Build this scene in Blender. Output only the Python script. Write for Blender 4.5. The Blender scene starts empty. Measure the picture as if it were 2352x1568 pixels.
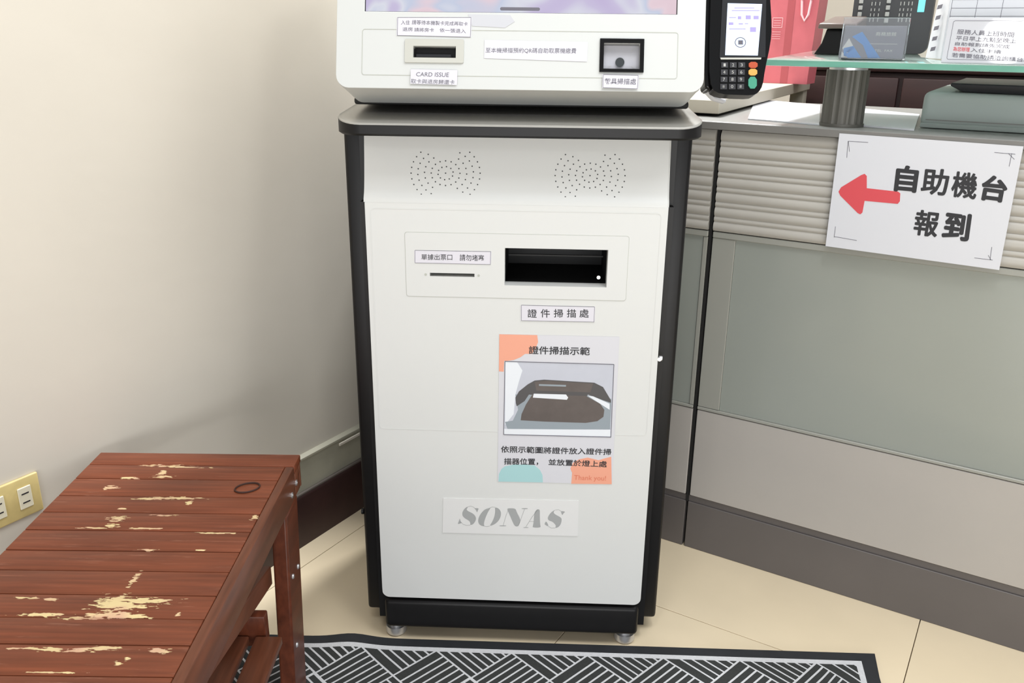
import bpy, bmesh, math, random
import numpy as np
from mathutils import Vector, Matrix
from mathutils.geometry import tessellate_polygon
random.seed(4)
C = bpy.context.scene.collection
PI = math.pi

# ---------------------------------------------------------------- camera
EYE = 1.126; FPX = 2000.0; PITCH = math.radians(19.51822); ROLL = math.radians(0.65887)
fwd = Vector((0, math.cos(PITCH), -math.sin(PITCH))); up0 = Vector((0, math.sin(PITCH), math.cos(PITCH)))
rt0 = Vector((1, 0, 0))
RT = rt0 * math.cos(ROLL) + up0 * math.sin(ROLL)
UP = up0 * math.cos(ROLL) - rt0 * math.sin(ROLL)
cd = bpy.data.cameras.new('camera'); cam = bpy.data.objects.new('camera', cd); C.objects.link(cam)
cd.sensor_width = 36; cd.lens = 36 * FPX / 2352; cd.clip_start = 0.02
cam.matrix_world = Matrix(((RT.x, UP.x, -fwd.x, 0), (RT.y, UP.y, -fwd.y, 0), (RT.z, UP.z, -fwd.z, EYE), (0, 0, 0, 1)))
bpy.context.scene.camera = cam
EYEP = Vector((0, 0, EYE))

# ---------------------------------------------------------------- world, lamps, exposure
sc = bpy.context.scene
sc.view_settings.view_transform = 'Standard'; sc.view_settings.look = 'None'
sc.view_settings.gamma = 1; sc.view_settings.use_curve_mapping = False
sc.view_settings.exposure = -0.17
world = bpy.data.worlds.new('room_light'); sc.world = world; world.use_nodes = True
bg = world.node_tree.nodes['Background']; bg.inputs[0].default_value = (0.95, 0.975, 1.0, 1); bg.inputs[1].default_value = 0.60
def area(loc, size, size_y, power, target=None, col=(.985, .995, 1.0)):
    l = bpy.data.lights.new('ceiling_or_fill_light', 'AREA'); l.shape = 'RECTANGLE'; l.size = size; l.size_y = size_y  # shared by room ceiling lamps and added fill lights
    l.energy = power; l.color = col
    o = bpy.data.objects.new('ceiling_or_fill_light', l); C.objects.link(o); o.location = loc
    d = (Vector(target) - Vector(loc)) if target else Vector((0, 0, -1))
    o.rotation_euler = d.to_track_quat('-Z', 'Y').to_euler()
    return o
area((.41, .72, 2.6), .12, .30, 9)
area((-.20, .40, 2.6), .3, .6, 8)  # added fill for the wall left of the kiosk
area((1.2, .75, 2.65), 1.6, 1.3, 37)  # broad overhead panel added to brighten the floor
area((.1, -2.4, .55), 3.0, 1.1, 76, (.2, 2.0, .1))  # unseen low fill behind the camera, added for the lower kiosk front
area((.35, 2.65, 2.6), .25, .5, 84, (-.4, 1.9, .6))  # added light behind the kiosk, aimed to brighten the left wall
area((1.9, 3.2, 2.6), 1.2, 1.2, 6)
def globe_lamp(loc, r, power):
    l = bpy.data.lights.new('globe_lamp', 'POINT'); l.shadow_soft_size = r; l.energy = power
    o = bpy.data.objects.new('globe_lamp', l); C.objects.link(o); o.location = loc; return o

# ---------------------------------------------------------------- materials
def lin(c):
    return tuple((v / 255 / 12.92) if v / 255 <= .04045 else ((v / 255 + .055) / 1.055) ** 2.4 for v in c) + (1,)
def mat(name, rgb, rough=.5, metal=0., spec=.5, noise=0., nscale=8., bump=0., bscale=40., emit=0., trans=0., coat=0., stretch=None, alpha=1.):
    m = bpy.data.materials.new(name); m.use_nodes = True
    nt = m.node_tree; b = nt.nodes['Principled BSDF']
    col = lin(rgb)
    b.inputs['Base Color'].default_value = col
    b.inputs['Roughness'].default_value = rough; b.inputs['Metallic'].default_value = metal
    b.inputs['Specular IOR Level'].default_value = spec
    b.inputs['Transmission Weight'].default_value = trans
    b.inputs['Coat Weight'].default_value = coat; b.inputs['Alpha'].default_value = alpha
    if emit:
        b.inputs['Emission Color'].default_value = col; b.inputs['Emission Strength'].default_value = emit
    if noise or bump:
        tc = nt.nodes.new('ShaderNodeTexCoord'); mp = nt.nodes.new('ShaderNodeMapping')
        nt.links.new(tc.outputs['Object'], mp.inputs[0])
        if stretch: mp.inputs['Scale'].default_value = stretch
        if noise:
            n = nt.nodes.new('ShaderNodeTexNoise'); n.inputs['Scale'].default_value = nscale; n.inputs['Detail'].default_value = 5
            nt.links.new(mp.outputs[0], n.inputs[0])
            r = nt.nodes.new('ShaderNodeValToRGB')
            r.color_ramp.elements[0].position = .3; r.color_ramp.elements[1].position = .7
            r.color_ramp.elements[0].color = tuple(c * (1 - noise) for c in col[:3]) + (1,)
            r.color_ramp.elements[1].color = tuple(min(1, c * (1 + noise)) for c in col[:3]) + (1,)
            nt.links.new(n.outputs[0], r.inputs[0]); nt.links.new(r.outputs[0], b.inputs['Base Color'])
        if bump:
            n2 = nt.nodes.new('ShaderNodeTexNoise'); n2.inputs['Scale'].default_value = bscale; n2.inputs['Detail'].default_value = 3
            nt.links.new(mp.outputs[0], n2.inputs[0])
            bp = nt.nodes.new('ShaderNodeBump'); bp.inputs['Strength'].default_value = bump; bp.inputs['Distance'].default_value = .002
            nt.links.new(n2.outputs[0], bp.inputs['Height']); nt.links.new(bp.outputs[0], b.inputs['Normal'])
    return m
M = {}
M['wall'] = mat('painted_plaster', (210, 203, 190), .75, noise=.05, nscale=1.6, bump=.25, bscale=14)
M['trimgrey'] = mat('shaded_dusty_trim_paint', (168, 165, 148), .7, noise=.12, nscale=9, bump=.2)  # shade on the stepped lower wall band is put into this darker tone
M['basewood'] = mat('dark_base_board', (52, 32, 30), .45, noise=.2, nscale=12)
M['tile'] = mat('cream_polished_tile', (236, 219, 188), .22, noise=.07, nscale=2.2, spec=.4)
M['grout'] = mat('tile_grout', (150, 132, 105), .9)
M['white'] = mat('white_enamel', (209, 210, 208), .42, spec=.4)
M['white2'] = mat('white_enamel_head', (201, 203, 201), .4, spec=.4)
M['black'] = mat('black_powder_coat', (16, 15, 16), .42, noise=.1, nscale=30, spec=.3)
M['blackgloss'] = mat('black_gloss_plastic', (11, 11, 12), .22, spec=.3)
M['void'] = mat('unlit_recess_black', (6, 6, 7), .6)
M['ledge'] = mat('satin_grey_steel', (170, 168, 162), .38, metal=.35, bump=.1, bscale=120)
M['frame'] = mat('grey_bezel_plastic', (188, 188, 180), .45)
M['sticker'] = mat('white_sticker_paper', (210, 208, 216), .4)
M['ink'] = mat('black_print_ink', (38, 38, 42), .6)
M['inkgrey'] = mat('grey_print_ink', (96, 94, 104), .6)
M['plate'] = mat('brand_plate_plastic', (216, 216, 215), .45)
M['logo'] = mat('silver_logo_ink', (158, 160, 160), .5)
M['line'] = mat('thin_panel_seam', (178, 180, 172), .5)
M['orange'] = mat('peach_print_ink', (228, 158, 132), .5)
M['teal'] = mat('teal_print_ink', (160, 200, 202), .5)
M['poster'] = mat('poster_paper', (204, 204, 210), .4)
M['photo_bg'] = mat('photo_print_pale_grey', (188, 191, 202), .4, noise=.06, nscale=14)
M['photo_grey'] = mat('photo_print_blue_grey', (140, 150, 158), .4)
M['photo_brown'] = mat('photo_print_dark_brown', (84, 75, 72), .4, noise=.12, nscale=40)
M['photo_dark'] = mat('photo_print_dark_grey', (68, 66, 68), .4)
M['photo_white'] = mat('photo_print_white', (222, 226, 232), .4)
M['orangetext'] = mat('orange_text_ink', (214, 120, 92), .5)
M['chrome'] = mat('chrome_metal', (212, 212, 214), .32, metal=.8)
M['sensor'] = mat('scanner_window', (178, 178, 184), .35)
M['lens'] = mat('dark_lens', (58, 62, 64), .2)
M['counter'] = mat('grey_laminate_panel', (172, 167, 161), .42, noise=.02, nscale=6, spec=.4)
M['counter_cap'] = mat('grey_counter_edging', (116, 114, 110), .35, noise=.08, nscale=9)
M['countertop'] = mat('grey_counter_top', (124, 124, 121), .4)
M['ribbed'] = mat('ribbed_grey_laminate', (176, 172, 164), .42, noise=.03, nscale=7)
M['stile'] = mat('grey_stile_laminate', (152, 152, 144), .35)
M['frost'] = mat('frosted_grey_glass', (148, 152, 145), .16, spec=.6, noise=.05, nscale=1.5)
M['kick'] = mat('dark_grey_plinth', (94, 89, 87), .45, noise=.06, nscale=5)
M['gap'] = mat('black_joint_strip', (18, 17, 16), .7)
M['paper'] = mat('white_copy_paper', (208, 209, 214), .5)
M['laminated'] = mat('laminated_white_sheet', (192, 193, 198), .4, coat=1.0)
M['red'] = mat('red_print_ink', (208, 72, 80), .5)
M['glass'] = mat('green_tinted_glass', (196, 214, 206), .03, trans=.62, spec=.5)
M['glassedge'] = mat('green_glass_edge', (112, 168, 150), .12, noise=.12, nscale=12, stretch=(1, 1, 6))
M['acrylic'] = mat('clear_acrylic', (235, 238, 242), .04, trans=.93)
M['column'] = mat('ribbed_dark_steel', (86, 84, 78), .5, metal=.15)
M['card'] = mat('grey_business_card', (142, 142, 148), .4)
M['cardblue'] = mat('blue_stripe_ink', (92, 158, 222), .4)
M['cardwhite'] = mat('white_stripe_ink', (228, 228, 220), .4)
M['bag'] = mat('pink_red_gift_bag', (196, 100, 110), .45, noise=.12, nscale=9)
M['bagdark'] = mat('shaded_gift_bag_fold', (170, 78, 86), .5, noise=.1, nscale=9)  # darker copy of the bag red: shade along the fold painted as a strip
M['rope'] = mat('pale_pink_rope', (244, 196, 202), .6)
M['beige'] = mat('beige_laminate', (176, 169, 154), .5)
M['mahogany'] = mat('mahogany_wood', (40, 16, 14), .55, noise=.25, nscale=4, stretch=(1, 1, 6))
M['machine'] = mat('pale_grey_green_plastic', (156, 165, 161), .5, noise=.03, nscale=4)
M['charcoal'] = mat('charcoal_plastic', (36, 37, 40), .38, spec=.3)
M['brownlid'] = mat('taupe_plastic', (98, 84, 78), .35)
M['keys'] = mat('pale_keycap', (176, 176, 172), .5)
M['cyan'] = mat('cyan_screen_strip', (120, 214, 220), .3, emit=.5)
M['phone'] = mat('dark_grey_phone_body', (66, 66, 68), .5)
M['ivory'] = mat('yellowed_ivory_plastic', (208, 188, 128), .4, noise=.1, nscale=30)
M['ivory2'] = mat('white_socket_insert', (226, 220, 196), .4)
M['padscreen'] = mat('lit_pin_pad_screen', (196, 214, 245), .2, emit=.75)
M['padlilac'] = mat('lilac_screen_icon', (150, 140, 190), .3, emit=.4)
M['key_dark'] = mat('dark_rubber_key', (44, 44, 48), .5)
M['key_red'] = mat('red_rubber_key', (176, 74, 40), .5)
M['key_yellow'] = mat('amber_rubber_key', (212, 160, 78), .5)
M['key_green'] = mat('green_rubber_key', (62, 146, 120), .5)
M['rubber'] = mat('black_rubber_mat_edge', (38, 40, 44), .65, noise=.1, nscale=40)
M['matgrey'] = mat('pale_grey_mat_pile', (216, 217, 220), .95, bump=.8, bscale=600, noise=.05, nscale=200)
M['matdark'] = mat('dark_mat_pile', (52, 54, 53), .95, bump=.8, bscale=600, noise=.15, nscale=300)
M['band'] = mat('dark_elastic', (58, 28, 18), .6)
M['dustgrey'] = mat('grey_dust_top', (98, 90, 84), .8)

def screen_mat():
    m = bpy.data.materials.new('pastel_lit_display'); m.use_nodes = True; nt = m.node_tree; b = nt.nodes['Principled BSDF']
    tc = nt.nodes.new('ShaderNodeTexCoord'); mp = nt.nodes.new('ShaderNodeMapping'); nt.links.new(tc.outputs['Object'], mp.inputs[0])
    mp.inputs['Rotation'].default_value = (0, .9, .3); mp.inputs['Location'].default_value = (.03, 0, .07)
    w = nt.nodes.new('ShaderNodeTexNoise'); w.inputs['Scale'].default_value = 7.5; w.inputs['Detail'].default_value = 1.2; w.inputs['Distortion'].default_value = 1.2
    nt.links.new(mp.outputs[0], w.inputs[0]); r = nt.nodes.new('ShaderNodeValToRGB'); nt.links.new(w.outputs[0], r.inputs[0])
    e = r.color_ramp.elements; e[0].position = .30; e[0].color = lin((200, 186, 224)); e[1].position = .72; e[1].color = lin((232, 205, 216))
    for p, c in ((.40, (206, 196, 228)), (.48, (226, 228, 240)), (.55, (204, 212, 234)), (.62, (238, 214, 224))):
        x = e.new(p); x.color = lin(c)
    nt.links.new(r.outputs[0], b.inputs['Emission Color']); b.inputs['Emission Strength'].default_value = .98
    b.inputs['Base Color'].default_value = (.02, .02, .02, 1); b.inputs['Roughness'].default_value = .15
    return m
M['screen'] = screen_mat()

# worn, red-brown varnished bench wood; chips of bare wood sit where the varnish has come off (bench coordinates)
CHIPS = [(-0.5034,0.9359,0.0287,0.02),(-0.4645,0.943,0.0389,0.0073),(-0.4815,0.9301,0.0303,0.0053),(-0.4986,0.9122,0.0406,0.0078),(-0.5313,0.9064,0.0323,0.0043),(-0.4731,0.91,0.0325,0.0034),(-0.4158,0.9172,0.0038,0.0043),(-0.5009,0.9878,0.0052,0.0198),(-0.6231,0.9464,0.02,0.0027),(-0.5886,0.9425,0.0122,0.0036),(-0.5859,0.9123,0.0325,0.0043),(-0.5883,1.1395,0.0162,0.0087),(-0.5895,1.1199,0.0108,0.006),(-0.6394,1.2338,0.0124,0.007),(-0.581,1.3097,0.0436,0.0047),(-0.5425,1.3044,0.0362,0.0031),(-0.6215,1.2661,0.0176,0.0037),(-0.5702,1.2718,0.0213,0.0044),(-0.5753,1.2852,0.0086,0.0091),(-0.5631,1.1996,0.027,0.004),(-0.527,1.2032,0.0474,0.0054),(-0.4983,1.1877,0.006,0.0066),(-0.386,1.1489,0.0059,0.0075),(-0.5209,1.151,0.0196,0.0025),(-0.5395,0.8469,0.0255,0.0046),(-0.5041,0.8482,0.0153,0.0054),(-0.4795,0.851,0.0205,0.0046),(-0.5713,0.8486,0.0307,0.0023),(-0.411,0.8475,0.0179,0.0046),(-0.4459,0.8325,0.0061,0.0037),(-0.4538,0.8249,0.009,0.0029),(-0.5202,0.8085,0.0394,0.0014),(-0.5072,1.0583,0.0122,0.0022),(-0.4367,1.0587,0.0073,0.0022),(-0.6123,1.1134,0.0254,0.0024),(-0.5388,1.1138,0.0381,0.0024),(-0.4268,1.1043,0.0379,0.0023),(-0.5942,1.1685,0.0079,0.0026),(-0.505,0.72,0.04,0.008),(-0.56,0.58,0.03,0.006)]
def wood_mat(name, rgb, chips=None, rough=.38):
    m = bpy.data.materials.new(name); m.use_nodes = True; nt = m.node_tree; b = nt.nodes['Principled BSDF']; L = nt.links.new
    tc = nt.nodes.new('ShaderNodeTexCoord'); mp = nt.nodes.new('ShaderNodeMapping'); L(tc.outputs['Object'], mp.inputs[0])
    mp.inputs['Scale'].default_value = (3, 60, 60) if chips is not None else (50, 4, 30)
    n = nt.nodes.new('ShaderNodeTexNoise'); n.inputs['Scale'].default_value = 2.2; n.inputs['Detail'].default_value = 6; L(mp.outputs[0], n.inputs[0])
    r = nt.nodes.new('ShaderNodeValToRGB'); L(n.outputs[0], r.inputs[0]); c = lin(rgb)
    r.color_ramp.elements[0].position = .28; r.color_ramp.elements[0].color = tuple(v * .72 for v in c[:3]) + (1,)
    r.color_ramp.elements[1].position = .72; r.color_ramp.elements[1].color = tuple(v * 1.25 for v in c[:3]) + (1,)
    n3 = nt.nodes.new('ShaderNodeTexNoise'); n3.inputs['Scale'].default_value = 7; L(tc.outputs['Object'], n3.inputs[0])
    mx0 = nt.nodes.new('ShaderNodeMix'); mx0.data_type = 'RGBA'; mx0.blend_type = 'MULTIPLY'; mx0.inputs[0].default_value = .5
    r3 = nt.nodes.new('ShaderNodeValToRGB'); L(n3.outputs[0], r3.inputs[0]); r3.color_ramp.elements[0].position = .3; r3.color_ramp.elements[1].position = .7
    r3.color_ramp.elements[0].color = (.7, .72, .8, 1); r3.color_ramp.elements[1].color = (1, 1, 1, 1)
    L(r.outputs[0], mx0.inputs[6]); L(r3.outputs[0], mx0.inputs[7]); out = mx0.outputs[2]
    b.inputs['Roughness'].default_value = rough; b.inputs['Specular IOR Level'].default_value = .25
    if chips:
        # faint rubbed, paler streaks along the grain
        mps = nt.nodes.new('ShaderNodeMapping'); L(tc.outputs['Object'], mps.inputs[0]); mps.inputs['Scale'].default_value = (14, 190, 20)
        ns = nt.nodes.new('ShaderNodeTexNoise'); ns.inputs['Scale'].default_value = 1; ns.inputs['Detail'].default_value = 5; ns.inputs['Roughness'].default_value = .65; L(mps.outputs[0], ns.inputs[0])
        ms = nt.nodes.new('ShaderNodeMapRange'); L(ns.outputs[0], ms.inputs[0]); ms.inputs[1].default_value = .60; ms.inputs[2].default_value = .78; ms.inputs[3].default_value = 0; ms.inputs[4].default_value = .55
        mxs = nt.nodes.new('ShaderNodeMix'); mxs.data_type = 'RGBA'; L(ms.outputs[0], mxs.inputs[0]); L(out, mxs.inputs[6]); mxs.inputs[7].default_value = lin((176, 124, 102)); out = mxs.outputs[2]
        # wobble the chip outlines along the grain
        mpw = nt.nodes.new('ShaderNodeMapping'); L(tc.outputs['Object'], mpw.inputs[0]); mpw.inputs['Scale'].default_value = (75, 260, 60)
        nw = nt.nodes.new('ShaderNodeTexNoise'); nw.inputs['Scale'].default_value = 1; nw.inputs['Detail'].default_value = 4; L(mpw.outputs[0], nw.inputs[0])
        cur = None
        for (cx, cy, rx, ry) in chips:
            sb = nt.nodes.new('ShaderNodeVectorMath'); sb.operation = 'MULTIPLY_ADD'; L(tc.outputs['Object'], sb.inputs[0])
            sb.inputs[1].default_value = (1 / rx, 1 / ry, 0); sb.inputs[2].default_value = (-cx / rx, -cy / ry, 0)
            ln = nt.nodes.new('ShaderNodeVectorMath'); ln.operation = 'LENGTH'; L(sb.outputs[0], ln.inputs[0])
            if cur is None: cur = ln.outputs['Value']
            else:
                mn = nt.nodes.new('ShaderNodeMath'); mn.operation = 'MINIMUM'; L(cur, mn.inputs[0]); L(ln.outputs['Value'], mn.inputs[1]); cur = mn.outputs[0]
        ad = nt.nodes.new('ShaderNodeMath'); ad.operation = 'MULTIPLY_ADD'; L(nw.outputs[0], ad.inputs[0]); ad.inputs[1].default_value = 3.4; L(cur, ad.inputs[2])
        mr = nt.nodes.new('ShaderNodeMapRange'); L(ad.outputs[0], mr.inputs[0]); mr.inputs[1].default_value = 2.52; mr.inputs[2].default_value = 2.38
        mr.inputs[3].default_value = 0; mr.inputs[4].default_value = 1
        n4 = nt.nodes.new('ShaderNodeTexNoise'); n4.inputs['Scale'].default_value = 25; L(tc.outputs['Object'], n4.inputs[0])
        rc = nt.nodes.new('ShaderNodeValToRGB'); L(n4.outputs[0], rc.inputs[0])
        rc.color_ramp.elements[0].position = .35; rc.color_ramp.elements[0].color = lin((214, 170, 142)); rc.color_ramp.elements[1].position = .6; rc.color_ramp.elements[1].color = lin((226, 204, 152))
        mx = nt.nodes.new('ShaderNodeMix'); mx.data_type = 'RGBA'; L(mr.outputs[0], mx.inputs[0]); L(out, mx.inputs[6]); L(rc.outputs[0], mx.inputs[7]); out = mx.outputs[2]
        bp = nt.nodes.new('ShaderNodeBump'); bp.inputs['Strength'].default_value = .6; bp.inputs['Distance'].default_value = -.0006; L(mr.outputs[0], bp.inputs['Height']); L(bp.outputs[0], b.inputs['Normal'])
    L(out, b.inputs['Base Color'])
    return m
M['slat'] = wood_mat('worn_red_brown_varnished_wood', (124, 66, 42), CHIPS)
M['rail'] = wood_mat('brown_varnished_rail_wood', (112, 66, 46), None, .35)
M['legwood'] = wood_mat('dark_red_brown_leg_wood', (98, 50, 32), None, .35)

# ---------------------------------------------------------------- mesh helpers
def link(name, me, m, parent=None, smooth=True):
    o = bpy.data.objects.new(name, me); C.objects.link(o)
    for x in (m if isinstance(m, (list, tuple)) else [m]): me.materials.append(x)
    if parent: o.parent = parent
    if smooth and len(me.polygons):
        me.shade_smooth(); me.set_sharp_from_angle(angle=math.radians(32))
    return o
class Frame:
    """a flat face: origin, x and y directions, outward normal (all local to the parent)"""
    def __init__(s, o, ex, ey, n): s.o, s.ex, s.ey, s.n = Vector(o), Vector(ex), Vector(ey), Vector(n)
    def p(s, x, y, n=0): return s.o + s.ex * x + s.ey * y + s.n * n
XYZ = Frame((0, 0, 0), (1, 0, 0), (0, 1, 0), (0, 0, 1))
class MB:
    def __init__(s): s.bm = bmesh.new()
    def box(s, x0, x1, y0, y1, z0, z1, bev=0, seg=2, fr=XYZ, mi=0):
        v = [s.bm.verts.new(fr.p(x, y, z)) for z in (z0, z1) for y in (y0, y1) for x in (x0, x1)]
        fs = [s.bm.faces.new([v[i] for i in f]) for f in ((0, 2, 3, 1), (4, 5, 7, 6), (0, 1, 5, 4), (2, 6, 7, 3), (0, 4, 6, 2), (1, 3, 7, 5))]
        for f in fs: f.material_index = mi
        if bev:
            es = list({e for f in fs for e in f.edges})
            bmesh.ops.bevel(s.bm, geom=es, offset=bev, segments=seg, profile=.5, affect='EDGES', clamp_overlap=True)
        return s
    def plate(s, outer, holes=(), n0=0, n1=.001, fr=XYZ, mi=0, back=True):
        loops = [list(outer)] + [list(h) for h in holes]
        flat = [p for l in loops for p in l]
        tris = tessellate_polygon([[Vector((p[0], p[1], 0)) for p in l] for l in loops])
        top = [s.bm.verts.new(fr.p(p[0], p[1], n1)) for p in flat]
        bot = [s.bm.verts.new(fr.p(p[0], p[1], n0)) for p in flat]
        for t in tris:
            for vs in ((top,) + ((bot,) if back else ())):
                try: f = s.bm.faces.new([vs[i] for i in t]); f.material_index = mi
                except ValueError: pass
        k = 0
        for l in loops:
            n = len(l)
            for i in range(n):
                a, b = k + i, k + (i + 1) % n
                f = s.bm.faces.new((bot[a], bot[b], top[b], top[a])); f.material_index = mi
            k += n
        return s
    def cyl(s, c, axis, r, h, seg=24, r2=None, mi=0):
        a = Vector(axis).normalized(); q = a.to_track_quat('Z', 'Y'); c = Vector(c); r2 = r if r2 is None else r2
        lo = [s.bm.verts.new(c + q @ Vector((math.cos(2 * PI * i / seg) * r, math.sin(2 * PI * i / seg) * r, 0))) for i in range(seg)]
        hi = [s.bm.verts.new(c + q @ Vector((math.cos(2 * PI * i / seg) * r2, math.sin(2 * PI * i / seg) * r2, h))) for i in range(seg)]
        for i in range(seg):
            f = s.bm.faces.new((lo[i], lo[(i + 1) % seg], hi[(i + 1) % seg], hi[i])); f.material_index = mi
        f = s.bm.faces.new(lo[::-1]); f.material_index = mi; f = s.bm.faces.new(hi); f.material_index = mi
        return s
    def loft(s, rings, close=False, cap=True, mi=0):
        R = [[s.bm.verts.new(Vector(p)) for p in r] for r in rings]
        n = len(R[0])
        for a, b in zip(R[:-1], R[1:]):
            for i in range(n if close else n - 1):
                f = s.bm.faces.new((a[i], a[(i + 1) % n], b[(i + 1) % n], b[i])); f.material_index = mi
        if cap and close:
            for r in (R[0][::-1], R[-1]):
                f = s.bm.faces.new(r); f.material_index = mi
        return s
    def tube(s, pts, r, seg=8, mi=0):
        pts = [Vector(p) for p in pts]; rings = []
        for i, p in enumerate(pts):
            d = (pts[min(i + 1, len(pts) - 1)] - pts[max(i - 1, 0)]).normalized(); q = d.to_track_quat('Z', 'Y')
            rings.append([p + q @ Vector((math.cos(2 * PI * k / seg) * r, math.sin(2 * PI * k / seg) * r, 0)) for k in range(seg)])
        return s.loft(rings, close=True, mi=mi)
    def build(s, name, m, parent=None, smooth=True, bevel=0):
        bmesh.ops.remove_doubles(s.bm, verts=s.bm.verts, dist=1e-6)
        bmesh.ops.recalc_face_normals(s.bm, faces=s.bm.faces)
        me = bpy.data.meshes.new(name); s.bm.to_mesh(me); s.bm.free()
        o = link(name, me, m, parent, smooth)
        if bevel:
            md = o.modifiers.new('soft_edges', 'BEVEL'); md.width = bevel; md.segments = 3; md.limit_method = 'ANGLE'; md.angle_limit = math.radians(35)
        return o
def rrect(x0, x1, y0, y1, r, seg=6):
    out = []
    for cx, cy, a0 in ((x1 - r, y1 - r, 0), (x0 + r, y1 - r, 90), (x0 + r, y0 + r, 180), (x1 - r, y0 + r, 270)):
        for k in range(seg + 1):
            a = math.radians(a0 + 90 * k / seg); out.append((cx + r * math.cos(a), cy + r * math.sin(a)))
    return out
def rect(x0, x1, y0, y1): return [(x0, y0), (x1, y0), (x1, y1), (x0, y1)]
def disc(cx, cy, r, seg=20, ry=None): return [(cx + r * math.cos(2 * PI * i / seg), cy + (ry or r) * math.sin(2 * PI * i / seg)) for i in range(seg)]
def thing(name, label, cat, loc=(0, 0, 0), rot=0, group=None):
    o = bpy.data.objects.new(name, None); C.objects.link(o); o.location = loc; o.rotation_euler = (0, 0, rot)
    o.empty_display_size = .05; o['label'] = label; o['category'] = cat
    if group: o['group'] = group
    return o
def tag(o, label, cat, group=None):
    o['label'] = label; o['category'] = cat
    if group: o['group'] = group
    return o
def struct(o): o['kind'] = 'structure'; return o
_tc = bpy.data.curves.new('type_setter', 'FONT'); _to = bpy.data.objects.new('type_setter', _tc); C.objects.link(_to)
def text_verts(body, bold, space=1.0):
    _tc.body = body; _tc.offset = 0 if bold > .008 else bold; _tc.space_character = space; _tc.resolution_u = 3
    bpy.context.view_layer.update(); dg = bpy.context.evaluated_depsgraph_get()
    return bpy.data.meshes.new_from_object(_to.evaluated_get(dg))
def hgt(me, fr):
    t = [v.co.dot(fr.ey) for v in me.vertices]; return max(t) - min(t)
def text(name, body, fr, x0, x1, y0, y1, n, m, parent, bold=.012, space=1.0, corners=None, shear=0):
    """set the words inside the box x0..x1, y0..y1 of a flat face (or inside four corners TL TR BL BR)"""
    me = text_verts(body, bold, space); vs = me.vertices
    ax, bx = min(v.co.x for v in vs), max(v.co.x for v in vs); ay, by = min(v.co.y for v in vs), max(v.co.y for v in vs)
    for v in vs:
        s, t = (v.co.x - ax) / (bx - ax), (v.co.y - ay) / (by - ay)
        if corners:
            TL, TR, BL, BR = [Vector(c) for c in corners]
            q = (BL * (1 - s) + BR * s) * (1 - t) + (TL * (1 - s) + TR * s) * t
            v.co = fr.p(q.x, q.y, n)
        else: v.co = fr.p(x0 + (x1 - x0) * s + shear * t, y0 + (y1 - y0) * t, n)
    if bold > .008:      # heavy strokes: the outline printed again a hair to each side
        src = bmesh.new(); src.from_mesh(me); big = bmesh.new()
        w = (bold - .004) * ((fr.p(1, 0) - fr.p(0, 0)).length) * hgt(me, fr)
        for k in range(9):
            t = 2 * PI * k / 8; off = Vector((0, 0, 0)) if k == 8 else (fr.ex * math.cos(t) + fr.ey * math.sin(t)) * w
            off = off + fr.n * (.000008 * k)
            mp = [big.verts.new(v.co + off) for v in src.verts]
            for f in src.faces: big.faces.new([mp[v.index] for v in f.verts])
        big.to_mesh(me); big.free(); src.free()
    me.name = name
    me.materials.clear()
    return link(name, me, m, parent, smooth=False)
def ray(px, py): return (RT * ((px - 1176) / FPX) - UP * ((py - 784) / FPX) + fwd)
class Plane:
    """measures points read off the photograph on a real plane of the room, in that plane's own coordinates"""
    def __init__(s, root_loc, rot, fr):
        R = Matrix.Rotation(rot, 3, 'Z'); s.o = Vector(root_loc) + R @ fr.o; s.ex = R @ fr.ex; s.ey = R @ fr.ey; s.n = R @ fr.n
    def __call__(s, px, py):
        r = ray(px, py); t = (s.o - EYEP).dot(s.n) / r.dot(s.n); q = EYEP + r * t - s.o
        return (q.dot(s.ex), q.dot(s.ey))

# ---------------------------------------------------------------- the setting
CO, CR = (.434, 1.7454, 0), math.radians(-31.27)       # counter: front base line, turned
WO, WR = (-.4927, 1.7536, 0), math.radians(58.37)      # left wall: base line, turned
fl = struct(MB().box(-.80, 3.1, -2.85, 2.75, -.06, -.012).build('floor', M['grout'])); fl.location = CO; fl.rotation_euler.z = CR
tile_cache = {}
for i in range(-2, 5):
    for j in range(-5, 5):
        x0, x1 = -.12 + .6 * i, .48 + .6 * i; y0, y1 = -.246 + .6 * j, .354 + .6 * j
        x0 = max(x0, -.80)
        if x1 <= x0 + .02: continue
        key = round(x1 - x0, 3)
        if key not in tile_cache:
            t = MB().box(.0008, key - .0008, .0008, .5992, -.012, 0, bev=.0006, seg=1).build('tile', M['tile'], fl)
            tile_cache[key] = t
        else:
            t = tile_cache[key].copy(); C.objects.link(t); t.parent = fl
        t.location = (x0, y0, 0)
wl = struct(MB().box(-2.4, 3.05, 0, .12, -.06, 2.8).build('wall_left', M['wall'])); wl.location = WO; wl.rotation_euler.z = WR
wb = struct(MB().box(-.80, 3.1, 2.30, 2.42, -.06, 2.8).build('wall_back', M['wall'])); wb.location = CO; wb.rotation_euler.z = CR
def wstrip(name, pts, m, x0=-2.4, x1=1.0):
    b = MB(); b.loft([[(x, -d, z) for d, z in pts] for x in (x0, x1)], close=True)
    o = struct(b.build(name, m)); o.location = WO; o.rotation_euler.z = WR; return o
wstrip('baseboard_left', [(0, 0), (.020, 0), (.020, .120), (.016, .127), (.010, .131), (0, .131)], M['basewood'])
o = wstrip('trim_1', [(-.002, .131), (.009, .131), (.009, .206), (.012, .209), (.012, .213), (.004, .217), (-.002, .217)], M['trimgrey'])
MB().box(.14, .30, -.016, -.0122, .196, .203, bev=.001, seg=1).build('peeled_edge_strip', M['wall'], o)
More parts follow.
